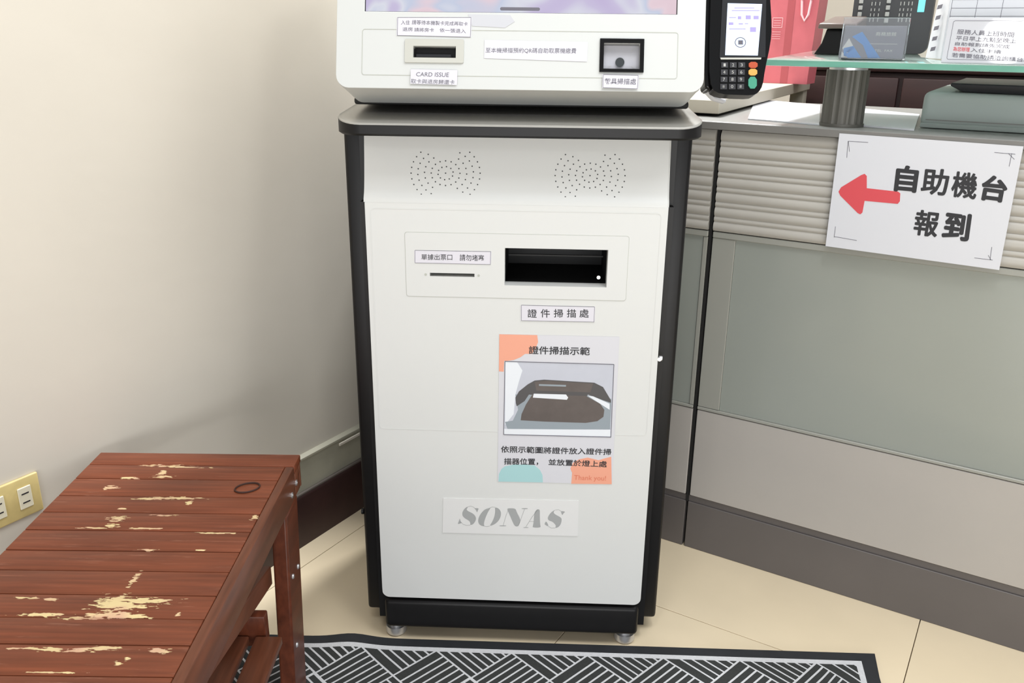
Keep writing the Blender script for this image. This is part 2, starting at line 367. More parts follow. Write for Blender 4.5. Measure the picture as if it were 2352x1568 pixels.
MB().box(-2.4, 1.0, -.0165, -.0095, .1262, .1318, bev=.001, seg=1).build('dusty_top_edge', M['dustgrey'], bpy.data.objects['baseboard_left'])

# ---------------------------------------------------------------- socket plate on the left wall
so = thing('wall_socket', 'yellowed ivory double wall socket low on the left wall beside the bench', 'socket', WO, WR)
fw = Frame((0, 0, 0), (1, 0, 0), (0, 0, 1), (0, -1, 0)); PW = Plane(WO, WR, Frame((0, -.006, 0), (1, 0, 0), (0, 0, 1), (0, -1, 0)))
MB().box(-.676, -.556, .3665, .4365, 0, .006, bev=.0025, seg=3, fr=fw).build('cover_plate', M['ivory'], so)
for cx in (-.627, -.583):
    f = MB().box(cx - .0110, cx + .0110, .383, .421, .006, .0085, bev=.001, seg=1, fr=fw).build('socket_outlet', M['ivory2'], so)
    for cz in (.4095, .394):
        MB().box(cx - .006, cx + .006, cz - .0011, cz + .0011, .0086, .0089, fr=fw).build('slot', M['ink'], f)

# ---------------------------------------------------------------- counter (two joined units)
def counter_unit(label, x0, x1):
    c = thing('reception_counter', label, 'counter', CO, CR)
    fc = Frame((0, 0, 0), (1, 0, 0), (0, 0, 1), (0, -1, 0))
    MB().box(x0, x1, .012, .62, .118, .950).build('carcass', M['gap'], c)
    MB().box(x0, x1, 0, .60, 0, .118, bev=.001, seg=1).build('plinth', M['kick'], c)
    MB().box(x0, x1, .004, .05, .1185, .1325).build('shadow_gap', M['kick'], c)
    MB().box(x0 + .002, x1 - .002, 0, .0118, .1345, .3475, bev=.0015, seg=1).build('lower_panel', M['counter'], c)
    MB().box(x0 + .002, x1 - .002, -.001, .0118, .3495, .3560, bev=.001, seg=1).build('glazing_bead', M['stile'], c)
    MB().box(x0 + .002, x1 - .002, -.001, .0118, .7340, .7465, bev=.0015, seg=1).build('upper_bead', M['stile'], c)
    lx = x0 + .05 if x0 > -.5 else x0 + .002
    if x0 > -.5: MB().box(x0 + .002, lx, .001, .0118, .3565, .7335, bev=.001, seg=1).build('stile', M['stile'], c)
    MB().box(lx + .0005, x1 - (.052 if x0 < -.5 else .002) + .05, .004, .0118, .3565, .7335).build('frosted_panel', M['frost'], c) if x0 > -.5 else \
        MB().box(lx, x1 - .012, .004, .0118, .3565, .7335).build('frosted_panel', M['frost'], c)
    if x0 < -.5: MB().box(x1 - .0115, x1 - .002, .001, .0118, .3565, .7335, bev=.001, seg=1).build('stile', M['stile'], c)
    # ribbed panel: alternating broad and narrow rounded ribs
    prof = []; z = .7485; k = 0
    while z < .9475:
        h = .0195 if k % 2 == 0 else .0105
        h = min(h, .9488 - z)
        for q in range(6):
            t = q / 6; prof.append((-.0005 - .0042 * math.sin(PI * min(1, t * 1.05)) ** .6 * (1 if k % 2 == 0 else .7), z + h * t))
        z += h; k += 1
    prof.append((0, .9490))
    b = MB(); xs = [x0 + .0025, x1 - .0025]
    b.loft([[(x, y, zz) for y, zz in prof] + [(x, .0118, .9490), (x, .0118, .7485)] for x in xs], close=True)
    b.build('ribbed_panel', M['ribbed'], c)
    return c
cl_ = counter_unit('narrow left end of the grey reception counter, mostly behind the kiosk', -.780, -.0365)
c2 = counter_unit('grey reception counter with ribbed and frosted panels right of the kiosk', -.0305, 1.45)
MB().box(-.0363, -.0307, .0005, .05, .1185, .949).build('joint_strip', M['gap'], c2)
wt = MB().box(-.780, 1.45, -.012, .62, .9505, .9660, bev=.004, seg=3).build('counter_top', [M['countertop']])
wt.location = CO; wt.rotation_euler.z = CR; tag(wt, 'continuous grey worktop with dark front edging across the counter units', 'worktop')
MB().box(-.780, 1.45, -.0145, -.0115, .9510, .9655, bev=.001, seg=1).build('front_edging', M['counter_cap'], wt)
CF = Frame((0, 0, 0), (1, 0, 0), (0, 0, 1), (0, -1, 0))

# paper sign taped to the counter front
SY = .0165
sg = thing('paper_sign', 'white paper sign with red arrow and black characters on the counter front', 'sign', CO, CR)
sf = Frame((0, -SY, 0), (1, 0, 0), (0, 0, 1), (0, -1, 0)); PS = Plane(CO, CR, sf)
MB().plate([PS(1928, 306), PS(2351, 336), PS(2295, 620), PS(1896, 565)][::-1], n0=-.0004, n1=0, fr=sf).build('sheet', M['paper'], sg, smooth=False)
ar = [(1926, 440), (1932, 430), (1978, 402), (1986, 399), (1991, 404), (1991, 432), (2063, 440), (2068, 444), (2067, 462), (2062, 468), (1986, 461), (1981, 488), (1976, 492), (1970, 489), (1930, 449)]
MB().plate([PS(*p) for p in ar], n0=.0002, n1=.0004, fr=sf).build('red_arrow', M['red'], sg, smooth=False)
for ch, (a, b_, c_, d_) in {'自': ((2062, 380), (2110, 385), (2055, 437), (2102, 441)), '助': ((2122, 386), (2182, 391), (2115, 443), (2172, 449)), '機': ((2192, 394), (2247, 399), (2184, 450), (2240, 457)), '台': ((2262, 402), (2316, 410), (2251, 457), (2306, 464)), '報': ((2106, 482), (2160, 488), (2098, 538), (2150, 544)), '到': ((2176, 487), (2230, 494), (2164, 544), (2222, 553))}.items():
    text('lettering', ch, sf, 0, 0, 0, 0, .0004, M['ink'], sg, bold=.046 if ch in '自台到' else .03, corners=(PS(*a), PS(*b_), PS(*c_), PS(*d_)))
def sl(b, p, q, w=.0004, fr=sf, P=PS, n=.0003):
    a, c = Vector(P(*p)), Vector(P(*q)); d = (c - a).normalized(); e = Vector((-d.y, d.x)) * w
    b.plate([a - e, c - e, c + e, a + e], n0=n - .0001, n1=n, fr=fr)
for grp in ((((1948, 324), (1945, 362)), ((1948, 324), (1994, 327)), ((1949, 325), (1951, 348))), (((2284, 350), (2332, 354)), ((2324, 352), (2318, 382)), ((2316, 352), (2330, 366))),
            (((1919, 520), (1916, 545)), ((1916, 543), (1968, 552))), (((2278, 567), (2274, 597)), ((2238, 592), (2280, 597)), ((2270, 586), (2276, 597)))):
    b = MB()
    for p, q in grp: sl(b, p, q)
    b.build('corner_mark', M['inkgrey'], sg, smooth=False)

# ---------------------------------------------------------------- kiosk
KO, KR = (.0023, 1.4339, 0), math.radians(-2.0306)
kk = thing('self_service_kiosk', 'tall white self service kiosk with black sides standing on the tiled floor', 'kiosk', KO, KR)
DEP = .375
MB().box(-.243, .248, -.024, DEP - .02, .0265, .0905, bev=.009, seg=4).build('base_plinth', M['black'], kk)
for (x, y) in ((-.226, .002), (.226, .002), (-.226, DEP - .06), (.226, DEP - .06)):
    MB().cyl((x, y, 0), (0, 0, 1), .0180, .004, 32, r2=.0205).cyl((x, y, .004), (0, 0, 1), .0205, .014, 32, r2=.0195).cyl((x, y, .018), (0, 0, 1), .012, .013, 16).build('levelling_foot', M['chrome'], kk)
for s in (-1, 1):
    xo = -.287 if s < 0 else .289; xi = -.2455 if s < 0 else .2495
    b = MB(); lo, hi = sorted((xo, xi))
    b.box(lo, hi, .028, DEP + .003, .030, .972, bev=.007, seg=3)
    b.build('side_panel', M['black'], kk)
FPo = Frame((0, -.025, 0), (1, 0, 0), (0, 0, 1), (0, -1, 0)); PK = Plane(KO, KR, FPo)
def KX(px, py): return PK(px, py)
win = (-.0150, .1555, .7265, .7905); slot = (-.1405, -.0655, .7395, .7455)
outer = [(-.2455, .862)] + [(-.2455, .106 + .014)] + [(-.2455 + .014 * (1 - math.cos(a)), .0985 + .014 + .0 - .014 * math.sin(a)) for a in (math.radians(x) for x in (15, 30, 45, 60, 75, 90))] + \
        [(.2495 - .014 + .014 * math.sin(a), .0985 + .014 - .014 * math.cos(a)) for a in (math.radians(x) for x in (0, 15, 30, 45, 60, 75, 90))] + [(.2495, .862)]
MB().plate(outer, [rect(*win), rect(*slot)], n0=-.0255, n1=0, fr=FPo).build('front_door', M['white'], kk, bevel=.0015)
# speaker hood above the door: leans back under the ledge
b = MB(); rings = []
for z, n in ((.862, 0), (.866, -.0006), (.871, -.003), (.876, -.0065), (.884, -.010), (.90, -.0145), (.93, -.021), (.9715, -.028)):
    v = -.025 - n
    rings.append([(x, v if abs(x - .002) < .2475 else v + .003, z) for x in (-.2475, -.2455, -.235, .239, .2475, .2505)] + [(.2505, .012, z), (-.2475, .012, z)])
b.loft(rings, close=True); b.build('speaker_hood', M['white'], kk)
def hood_v(z):
    pts = ((.862, 0), (.866, -.0006), (.871, -.003), (.876, -.0065), (.884, -.010), (.90, -.0145), (.93, -.021), (.9715, -.028))
    for (a, na), (c, nc) in zip(pts[:-1], pts[1:]):
        if a <= z <= c: return -.025 - .0 - (na + (nc - na) * (z - a) / (c - a))
    return -.025
for cx, cz in ((-.1135, .909), (.1215, .909)):
    b = MB()
    for ri, r in enumerate((0, .0125, .0235, .0345, .0455, .0565)):
        cnt = (1, 10, 16, 20, 26, 32)[ri]
        for q in range(cnt):
            a = 2 * PI * q / cnt + ri * .2; x, z = cx + r * math.cos(a), cz + .82 * r * math.sin(a)
            if r > .03 and abs(z - cz) > .0335: continue
            if r > .03 and 62 < (math.degrees(a) % 180) < 118: continue
            v = hood_v(z) - .0003
            b.bm.faces.new([b.bm.verts.new((x + .00115 * math.cos(t), v, z + .00115 * math.sin(t))) for t in [2 * PI * u / 8 for u in range(8)]])
    b.build('speaker_holes', M['ink'], kk, smooth=False)
MB().box(-.258, .262, .0145, DEP - .005, .8585, .9705).build('upper_cabinet', M['black'], kk)
# recesses behind the openings
def bay(x0, x1, z0, z1, d, name):
    b = MB()
    pts = rect(x0, x1, z0, z1)
    fr = [FPo.p(x, z, -.024) for x, z in pts]; bk = [FPo.p(x, z, -d) for x, z in pts]
    V = [b.bm.verts.new(p) for p in fr + bk]
    for f in ((4, 5, 6, 7), (0, 1, 5, 4), (1, 2, 6, 5), (2, 3, 7, 6), (3, 0, 4, 7)): b.bm.faces.new([V[i] for i in f])
    return b.build(name, M['void'], kk, smooth=False)
MB().plate(rect(-.258, .262, .034, .858), [rect(win[0] - .0005, win[1] + .0005, win[2] - .0005, win[3] + .0005), rect(slot[0] - .0005, slot[1] + .0005, slot[2] - .0005, slot[3] + .0005)], n0=-DEP - .02, n1=-.0265, fr=FPo).build('inner_cabinet', M['black'], kk, smooth=False)
bay(*win, .15, 'scanner_bay'); bay(*slot, .06, 'receipt_slot')
MB().box(win[0] + .004, win[1] - .004, win[2] + .0375, win[2] + .040, -.06, -.056, fr=FPo).box(win[0] + .03, win[1] - .05, win[2] + .046, win[2] + .0475, -.07, -.066, fr=FPo).build('scanner_rail', M['void'], kk)
MB().cyl(FPo.p(win[1] - .012, win[2] + .009, -.03), (0, -1, 0), .0032, .002, 14).build('screw', M['chrome'], kk)
def outline(b, pts, w=.0005, n=.0006, fr=FPo):
    for i in range(len(pts)):
        a, c = Vector(pts[i]), Vector(pts[(i + 1) % len(pts)])
        if (c - a).length < 1e-6: continue
        d = (c - a).normalized(); e = Vector((-d.y, d.x)) * w
        b.plate([a - e, c - e, c + e, a + e], n0=n - .0004, n1=n, fr=fr, back=False)
ins = [KX(930, 533), KX(1445, 541), KX(1441, 690), KX(931, 683)]
ix0, ix1, iz0, iz1 = ins[0][0], ins[1][0], ins[2][1], ins[0][1]
MB().plate(rrect(ix0, ix1, iz0, iz1, .004), [rect(*win), rect(*slot)], n0=.0001, n1=.0009, fr=FPo).build('slot_cover_plate', M['white'], kk)
b = MB(); outline(b, rrect(ix0 - .0004, ix1 + .0004, iz0 - .0004, iz1 + .0004, .004), w=.0004, n=.0003)
b.build('cover_seam', M['line'], kk, smooth=False)
MB().plate(rrect(-.2375, .2400, .455, .8535, .008), [rrect(-.2360, .2385, .4565, .8520, .007)], n0=.0001, n1=.0004, fr=FPo).build('raised_border', M['white'], kk)
for sx in (-.1475, -.0585):
    MB().cyl(FPo.p(sx, .7425, .0009), (0, -1, 0), .0022, .0004, 12).build('slot_rivet', M['line'], kk)
# lock and hinge nubs on the door edges
MB().cyl(FPo.p(.2525, .600, -.006), (1, 0, 0), .0045, .005, 16).cyl(FPo.p(.2525, .600, -.004), (0, -1, 0), .0035, .004, 16).build('lock_pin', M['chrome'], kk)
MB().cyl(FPo.p(-.287, .250, -.06), (-1, 0, 0), .006, .004, 14).build('side_bolt', M['black'], kk)

def label(corners, lines, fr, P, n=.0008, border=True, m='sticker', bold=.004, ink='ink', parent=None, name='label'):
    parent = parent or kk
    pts = [P(*c) for c in corners]            # TL TR BR BL
    MB_ = MB(); MB_.plate(pts[::-1], n0=n - .0004, n1=n, fr=fr)
    s = MB_.build(name, M[m], parent, smooth=False)
    if border:
        b = MB(); q = [Vector(p) for p in pts]; c = sum(q, Vector((0, 0))) / 4
        outline(b, [c + (p - c) * Vector((1, 1)).x * .985 if 0 else p + (c - p).normalized() * .0012 for p in q], w=.00028, n=n + .0002, fr=fr)
        b.build('border_line', M['inkgrey'], s, smooth=False)
    for body, tl, tr, bl, br in lines:
        text('lettering', body, fr, 0, 0, 0, 0, n + .0002, M[ink], s, bold=bold, corners=(P(*tl), P(*tr), P(*bl), P(*br)))
    return s
label([(952, 574), (1129, 577), (1128, 607), (952, 603)], [('單據出票口', (968, 583), (1039, 583), (968, 596), (1039, 597)), ('請勿堵塞', (1056, 583), (1112, 585), (1056, 598), (1112, 599))], FPo, KX, n=.0014)
label([(1196, 700), (1367, 704), (1366, 739), (1196, 736)], [(ch, (x0, 709), (x0 + 21, 710), (x0, 728), (x0 + 21, 729)) for ch, x0 in zip('證件掃描處', (1212, 1242, 1272, 1302, 1331))], FPo, KX, bold=.012)
# poster
po = label([(1147, 767), (1423, 773), (1406, 1111), (1143, 1105)], [], FPo, KX, border=False, m='poster', name='instruction_poster')
def patch(pts, m, n, name, P=KX, fr=FPo, par=po):
    q = [P(*p) for p in pts]
    return MB().plate(q, n0=n - .0002, n1=n, fr=fr, back=False).build(name, M[m], par, smooth=False)
patch([(1147, 767), (1234, 769), (1236, 785), (1230, 800), (1222, 812), (1206, 812), (1195, 820), (1180, 826), (1165, 828), (1158, 828), (1157, 853), (1146, 852)], 'orange', .0010, 'peach_blob')
patch([(1145, 1105), (1146, 1088), (1152, 1076), (1160, 1070), (1180, 1066), (1205, 1066), (1228, 1068), (1240, 1078), (1246, 1090), (1247, 1107)], 'teal', .0010, 'teal_blob')
patch([(1312, 1110), (1314, 1085), (1310, 1075), (1316, 1062), (1330, 1054), (1350, 1050), (1375, 1056), (1388, 1052), (1404, 1048), (1405, 1111)], 'orange', .0010, 'peach_blob')
patch([(1160, 829), (1410, 836), (1403, 1003), (1157, 997)], 'photo_bg', .0011, 'printed_photo')
patch([(1161, 830), (1188, 831), (1200, 850), (1192, 875), (1184, 905), (1180, 950), (1160, 975)], 'photo_white', .0012, 'photo_highlight')
patch([(1184, 905), (1190, 940), (1178, 965), (1160, 968), (1166, 985), (1401, 985), (1404, 930), (1404, 915), (1340, 905)], 'photo_grey', .0013, 'photo_tray')
patch([(1158, 984), (1402, 986), (1402, 1001), (1158, 996)], 'photo_white', .00135, 'photo_table')
patch([(1185, 925), (1184, 912), (1192, 898), (1212, 882), (1228, 873), (1250, 871), (1365, 878), (1385, 888), (1403, 918), (1403, 924), (1385, 918), (1350, 905), (1345, 915), (1215, 905), (1205, 920), (1187, 932)], 'photo_dark', .0014, 'photo_device_lid')
patch([(1228, 876), (1250, 873), (1362, 880), (1356, 900), (1232, 896)], 'photo_brown', .0015, 'photo_device_panel')
patch([(1222, 906), (1345, 908), (1378, 926), (1388, 940), (1386, 956), (1372, 966), (1345, 970), (1250, 967), (1196, 964), (1198, 950), (1208, 928)], 'photo_brown', .0015, 'photo_document_bed')
patch([(1226, 903), (1300, 905), (1305, 912), (1302, 917), (1224, 912)], 'photo_white', .0016, 'photo_card')
patch([(1350, 908), (1362, 909), (1400, 926), (1400, 940)], 'photo_white', .0016, 'photo_glint')
patch([(1238, 881), (1300, 883), (1300, 887), (1238, 885)], 'photo_grey', .0016, 'photo_trim')
b = MB(); outline(b, [KX(1160, 829), KX(1410, 836), KX(1403, 1003), KX(1157, 997)], w=.0005, n=.0017); b.build('photo_border', M['inkgrey'], po, smooth=False)
text('lettering', '證件掃描示範', FPo, 0, 0, 0, 0, .0012, M['ink'], po, bold=.02, corners=(KX(1215, 794), KX(1355, 797), KX(1215, 812), KX(1354, 815)))
text('lettering', '依照示範圖將證件放入證件掃', FPo, 0, 0, 0, 0, .0012, M['ink'], po, bold=.02, corners=(KX(1151, 1023), KX(1404, 1030), KX(1151, 1038), KX(1403, 1044)))
text('lettering', '描器位置，', FPo, 0, 0, 0, 0, .0012, M['ink'], po, bold=.02, corners=(KX(1158, 1051), KX(1236, 1052), KX(1158, 1066), KX(1236, 1067)))
text('lettering', '並放置於燈上處', FPo, 0, 0, 0, 0, .0012, M['ink'], po, bold=.02, corners=(KX(1260, 1053), KX(1394, 1058), KX(1260, 1067), KX(1393, 1072)))
text('lettering', 'Thank you!', FPo, 0, 0, 0, 0, .0012, M['orangetext'], po, bold=.01, corners=(KX(1319, 1090), KX(1392, 1092), KX(1318, 1104), KX(1391, 1106)))
# brand plate in fat-faced slanted capitals
lp = MB().plate([KX(1018, 1143), KX(1329, 1149), KX(1327, 1230), KX(1017, 1222)][::-1], n0=.0001, n1=.0012, fr=FPo).build('brand_plate', M['plate'], kk, smooth=False)
def G(x, y): return KX(1030 + x / 7.84, 1140 + y / 7.84)
def smooth(pts, it=2):
    for _ in range(it):
        q = []
        for i in range(len(pts)):
            a, c = pts[i], pts[(i + 1) % len(pts)]
            q += [(a[0] * .75 + c[0] * .25, a[1] * .75 + c[1] * .25), (a[0] * .25 + c[0] * .75, a[1] * .25 + c[1] * .75)]
        pts = q
    return pts
def stroke(b, pts, w=5):
    for p, q in zip(pts[:-1], pts[1:]): sl(b, (1030 + p[0] / 7.84, 1140 + p[1] / 7.84), (1030 + q[0] / 7.84, 1140 + q[1] / 7.84), w=.00035, fr=FPo, P=KX, n=.0014)
glyphs = [
    ([[(340,175),(290,210),(250,275),(252,335),(290,380),(345,410),(385,440),(397,475),(392,508),(440,495),(480,450),(502,390),(480,335),(440,298),(390,272),(345,250),(325,222),(350,190)], [(465,203),(550,203),(530,245),(515,285),(498,235)], [(205,380),(220,445),(250,465),(170,492),(178,460),(195,425)]], [[(345,180),(400,165),(450,180),(490,215)], [(225,455),(270,495),(330,512),(392,505)]]),
    ([[(745,198),(655,222),(575,310),(535,400),(540,475),(590,520),(650,526),(636,480),(665,380),(715,265),(762,196)], [(835,183),(905,205),(948,265),(945,350),(900,435),(830,495),(735,528),(790,450),(830,350),(845,255)]], [[(735,203),(790,180),(845,186)], [(630,522),(690,532),(745,524)]]),
    ([[(1050,212),(1105,202),(1208,208),(1228,270),(1305,415),(1268,512),(1238,535),(1192,522),(1148,430),(1098,310)], [(1318,203),(1432,203),(1425,218),(1318,218)], [(918,513),(1042,513),(1040,527),(918,527)]], [[(1075,240),(1040,330),(985,515)], [(1372,215),(1330,330),(1262,515)]]),
    ([[(1612,218),(1646,232),(1646,300),(1650,500),(1668,552),(1508,552),(1530,500),(1545,300),(1572,245)], [(1350,545),(1442,545),(1442,556),(1350,556)]], [[(1605,230),(1500,370),(1390,548)], [(1452,440),(1535,440)]]),
    ([[(1935,228),(1865,262),(1805,330),(1785,392),(1810,425),(1870,443),(1915,485),(1938,520),(1920,562),(1980,545),(2025,490),(2043,400),(2022,368),(1960,335),(1900,300),(1892,262)], [(2025,252),(2108,265),(2072,292),(2052,332),(2032,290)], [(1757,435),(1788,480),(1803,532),(1738,500),(1730,482)]], [[(1925,235),(1980,228),(2035,262)], [(1795,525),(1850,560),(1925,558)]])]
for fills, hair in glyphs:
    b = MB()
    for f in fills: b.plate([G(*p) for p in smooth(f, 2 if len(f) > 6 else 1)], n0=.0012, n1=.0014, fr=FPo, back=False)
    for h in hair: stroke(b, h)
    b.build('letter', M['logo'], lp, smooth=False)

# sloping writing ledge
def ledge_out(inset=0): return rrect(-.282 + inset, .293 - inset, -.060 + inset, DEP + .005 - inset, .042 - inset, 8)
b = MB(); o = ledge_out()
topz = lambda y: .9915 + max(0, min(.028, (y + .060) * .24))
b.loft([[(x, y, .972) for x, y in [(p[0] + (.004 if p[0] < 0 else -.004), p[1] + (.004 if p[1] < 0 else 0)) for p in o]], [(x, y, .9755) for x, y in o], [(x, y, topz(y) - .0025) for x, y in o]], close=True)
b.build('ledge_edge', M['black'], kk)
b = MB(); b.loft([[(x, y, topz(y) - .0030) for x, y in o], [(x, y, topz(y) - .0012) for x, y in ledge_out(.0005)], [(x, y, topz(y)) for x, y in ledge_out(.0025)]], close=True)
b.build('ledge_top', M['ledge'], kk)
MB().box(-.268, .279, .036, DEP - .02, 1.012, 1.024, bev=.004, seg=2).build('neck', M['void'], kk)

# tilted head
TA = math.radians(18)
FH = Frame((0, -.060, 1.045), (1, 0, 0), (0, math.sin(TA), math.cos(TA)), (0, -math.cos(TA), math.sin(TA))); PH = Plane(KO, KR, FH)
hx0, hx1 = -.2745, .2845
sx0, sx1, sz0, sz1 = -.2320, .2420, .1150, .420
cs = (-.1560, -.0910, .0455, .0630); ss = (.1330, .1872, .0325, .0710)
hout = [(p[0], p[1]) for p in rrect(hx0, hx1, -.001, .470, .020, 6)]
MB().plate(hout, [rect(sx0, sx1, sz0, sz1), rect(*cs), rect(*ss)], n0=-.014, n1=0, fr=FH).build('head_front', M['white2'], kk, bevel=.003)
b = MB()
r1 = [(FH.p(p[0], p[1], -.014)) for p in rrect(hx0 + .0005, hx1 - .0005, -.0005, .4695, .020, 6)]
r2 = [(FH.p(p[0], p[1], -.094)) for p in rrect(hx0 + .006, hx1 - .006, .0, .4695, .018, 6)]
b.loft([r1, r2], close=True, cap=False)
b.build('head_rim', M['white2'], kk)
b = MB(); prof = [(.034, 1.0225), (DEP - .02, 1.0225), (DEP - .02, 1.42), (.12, 1.455), (.078, 1.44)]
b.loft([[(x, v, z) for v, z in prof] for x in (hx0 + .0045, hx1 - .0045)], close=True); b.build('head_casing', M['white2'], kk, bevel=.004)
sc_ = MB().box(sx0 + .0005, sx1 - .0005, sz0 + .0005, sz1 - .0005, -.007, -.0035, fr=FH).build('touch_screen', M['screen'], kk)
MB().plate(rrect(-.0255, .0350, .1195, .1245, .0024), n0=-.0035, n1=-.0032, fr=FH).build('on_screen_button', M['inkgrey'] if 0 else M['inkgrey'], sc_, smooth=False)
b = MB(); b.plate(rect(sx0 - .0002, sx1 + .0002, sz0 - .0002, sz1 + .0002), [rect(sx0 + .0012, sx1 - .0012, sz0 + .0012, sz1 - .0012)], n0=-.0036, n1=-.003, fr=FH); b.build('screen_seal', M['charcoal'], kk, smooth=False)
# card slot with a grey bezel
bz = rrect(-.1690, -.0790, .0380, .0735, .002)
MB().plate(bz, [rect(*cs)], n0=.0001, n1=.0024, fr=FH).build('card_slot_bezel', M['frame'], kk, bevel=.0008)
def hbay(q, d, name, m):
    b = MB(); pts = rect(*q); V = [b.bm.verts.new(p) for p in [FH.p(x, z, -.001) for x, z in pts] + [FH.p(x, z, -d) for x, z in pts]]
    for f in ((4, 5, 6, 7), (0, 1, 5, 4), (1, 2, 6, 5), (2, 3, 7, 6), (3, 0, 4, 7)): b.bm.faces.new([V[i] for i in f])
    return b.build(name, M[m], kk, smooth=False)
hbay(cs, .012, 'card_slot', 'void')
MB().box(cs[0] + .003, cs[1] - .007, cs[2] + .0015, cs[2] + .0075, -.011, -.0035, bev=.001, seg=1, fr=FH).build('slot_flap', M['charcoal'], kk)
# code scanner
hbay(ss, .012, 'scanner_well', 'sensor')
MB().plate(rect(.1268, .1934, .0272, .0775), [rect(*ss)], n0=.0001, n1=.0030, fr=FH).build('scanner_bezel', M['blackgloss'], kk, bevel=.0006)
MB().cyl(FH.p(.1584, .0455, -.0118), FH.n, .0068, .003, 24).build('scanner_lens', M['lens'], kk)
for c0 in rect(*ss):
    b = MB(); sl(b, (0, 0), (1, 1), P=lambda x, y, c=c0: (c if x == 0 else (.1600 + (c[0] - .16) * .55, .0520 + (c[1] - .052) * .55)), fr=FH, w=.0002, n=-.0114)
    b.build('facet_line', M['frame'], kk, smooth=False)
b = MB(); iq = [PH(833, 66), PH(1555, 76), PH(1552, 183), PH(831, 172)]; outline(b, rrect(-.2345, .2440, .0190, .0880, .004), w=.0005, n=.0004, fr=FH); b.build('head_seam', M['line'], kk, smooth=False)
label([(912, 40), (1084, 40), (1082, 86), (911, 82)], [('入住', (922, 47), (942, 47), (921, 57), (941, 57)), ('請等待本機製卡完成再取卡', (947, 46), (1075, 51), (946, 57), (1074, 60)), ('退房', (925, 63), (948, 63), (925, 72), (948, 72)), ('請將房卡', (952, 64), (997, 65), (952, 73), (997, 74)), ('依一張退入', (1010, 65), (1070, 67), (1010, 74), (1070, 77))], FH, PH, bold=.0, n=.0008, ink='inkgrey')
label([(1113, 92), (1350, 97), (1348, 142), (1112, 134)], [('至本機掃描預約QR碼自助取票機繳費', (1116, 110), (1324, 111), (1115, 122), (1323, 124))], FH, PH, border=False, bold=.0, ink='inkgrey')
label([(944, 160), (1051, 162), (1050, 196), (943, 193)], [('CARD ISSUE', (957, 167), (1032, 168), (956, 176), (1031, 178)), ('取卡與退房歸還卡', (945, 182), (1045, 185), (944, 192), (1044, 195))], FH, PH, border=False, bold=.0, n=.0026, ink='inkgrey')
label([(1384, 172), (1467, 174), (1465, 206), (1383, 203)], [('載具掃描處', (1389, 181), (1461, 182), (1388, 194), (1460, 196))], FH, PH, n=.0034, ink='inkgrey', bold=.004)
MB().plate([PH(1075, 33), PH(1172, 35), PH(1182, 50), PH(1160, 64), PH(1085, 60)][::-1], n0=.0001, n1=.0006, fr=FH).build('clear_tape', M['laminated'], kk, smooth=False)

# ---------------------------------------------------------------- pin pad beside the head
pp = thing('pin_pad', 'black card payment pin pad with lit blue screen beside the kiosk head', 'payment terminal', KO, KR)
TP = math.radians(14)
FP_ = Frame((0, -.030, 1.040), (1, 0, 0), (0, math.sin(TP), math.cos(TP)), (0, -math.cos(TP), math.sin(TP))); PP = Plane(KO, KR, FP_)
def BP(l): return [PP(*p) for p in l]
body = smooth([(1634, -60), (1755, -60), (1768, -20), (1773, 60), (1770, 100), (1757, 160), (1752, 196), (1742, 213), (1728, 219), (1690, 218), (1655, 216), (1634, 205), (1628, 150)], 1)
MB().plate(BP(body)[::-1], n0=-.034, n1=0, fr=FP_).build('terminal_body', M['blackgloss'], pp, bevel=.005)
MB().plate(BP([(1620, -50), (1640, -50), (1640, 60), (1636, 120), (1636, 205), (1622, 200)])[::-1], n0=-.05, n1=-.008, fr=FP_).build('holder_bracket', M['blackgloss'], pp, bevel=.004)
MB().plate(BP([(1660, -30), (1760, -26), (1758, 132), (1652, 134)])[::-1], n0=.0001, n1=.0012, fr=FP_).build('screen_bezel', M['charcoal'], pp, bevel=.0008)
ps = MB().plate(BP([(1671, 8), (1750, 10), (1740, 128), (1665, 127)])[::-1], n0=.0011, n1=.0016, fr=FP_).build('lit_screen', M['padscreen'], pp, smooth=False)
b = MB()
for x0, y0, x1, y1 in ((1686, 18, 1732, 20), (1680, 24, 1744, 26), (1674, 40, 1690, 42), (1694, 38, 1702, 45), (1712, 36, 1724, 45), (1730, 37, 1742, 45), (1673, 52, 1684, 58), (1696, 54, 1706, 57), (1710, 54, 1718, 56), (1722, 63, 1736, 74), (1674, 66, 1712, 68)):
    b.plate(BP(rect(x0, x1, y0, y1))[::-1], n0=.0016, n1=.0018, fr=FP_, back=False)
b.build('screen_icons', M['padlilac'], ps, smooth=False)
b = MB(); cc = [(1700 + 13 * math.cos(t), 98 + 12 * math.sin(t)) for t in [2 * PI * i / 24 for i in range(24)]]
b.plate(BP(cc), [BP([(1700 + (x - 1700) * .86, 98 + (y - 98) * .86) for x, y in cc])], n0=.0016, n1=.0018, fr=FP_, back=False)
b.plate(BP(rect(1695, 1706, 93, 103)), n0=.0016, n1=.0018, fr=FP_, back=False); b.build('screen_ring_icon', M['inkgrey'], ps, smooth=False)
MB().plate(BP([(1654, 133), (1748, 133), (1747, 137), (1655, 137)])[::-1], n0=.0005, n1=.0022, fr=FP_).build('chrome_strip', M['frame'], pp)
for r in range(4):
    for c in range(3):
        x = 1656 + c * 19.5 - r * .8; y = 144 + r * 16.5
        kq = MB().plate(BP(rect(x, x + 15.5, y, y + 12))[::-1], n0=0, n1=.0028, fr=FP_).build('key', M['key_dark'], pp)
        if (r, c) != (0, 0) or True:
            text('digit', '123456789*0#'[r * 3 + c], FP_, 0, 0, 0, 0, .003, M['keys'], kq, bold=0, corners=(PP(x + 5, y + 2.5), PP(x + 10, y + 2.5), PP(x + 5, y + 9.5), PP(x + 10, y + 9.5)))
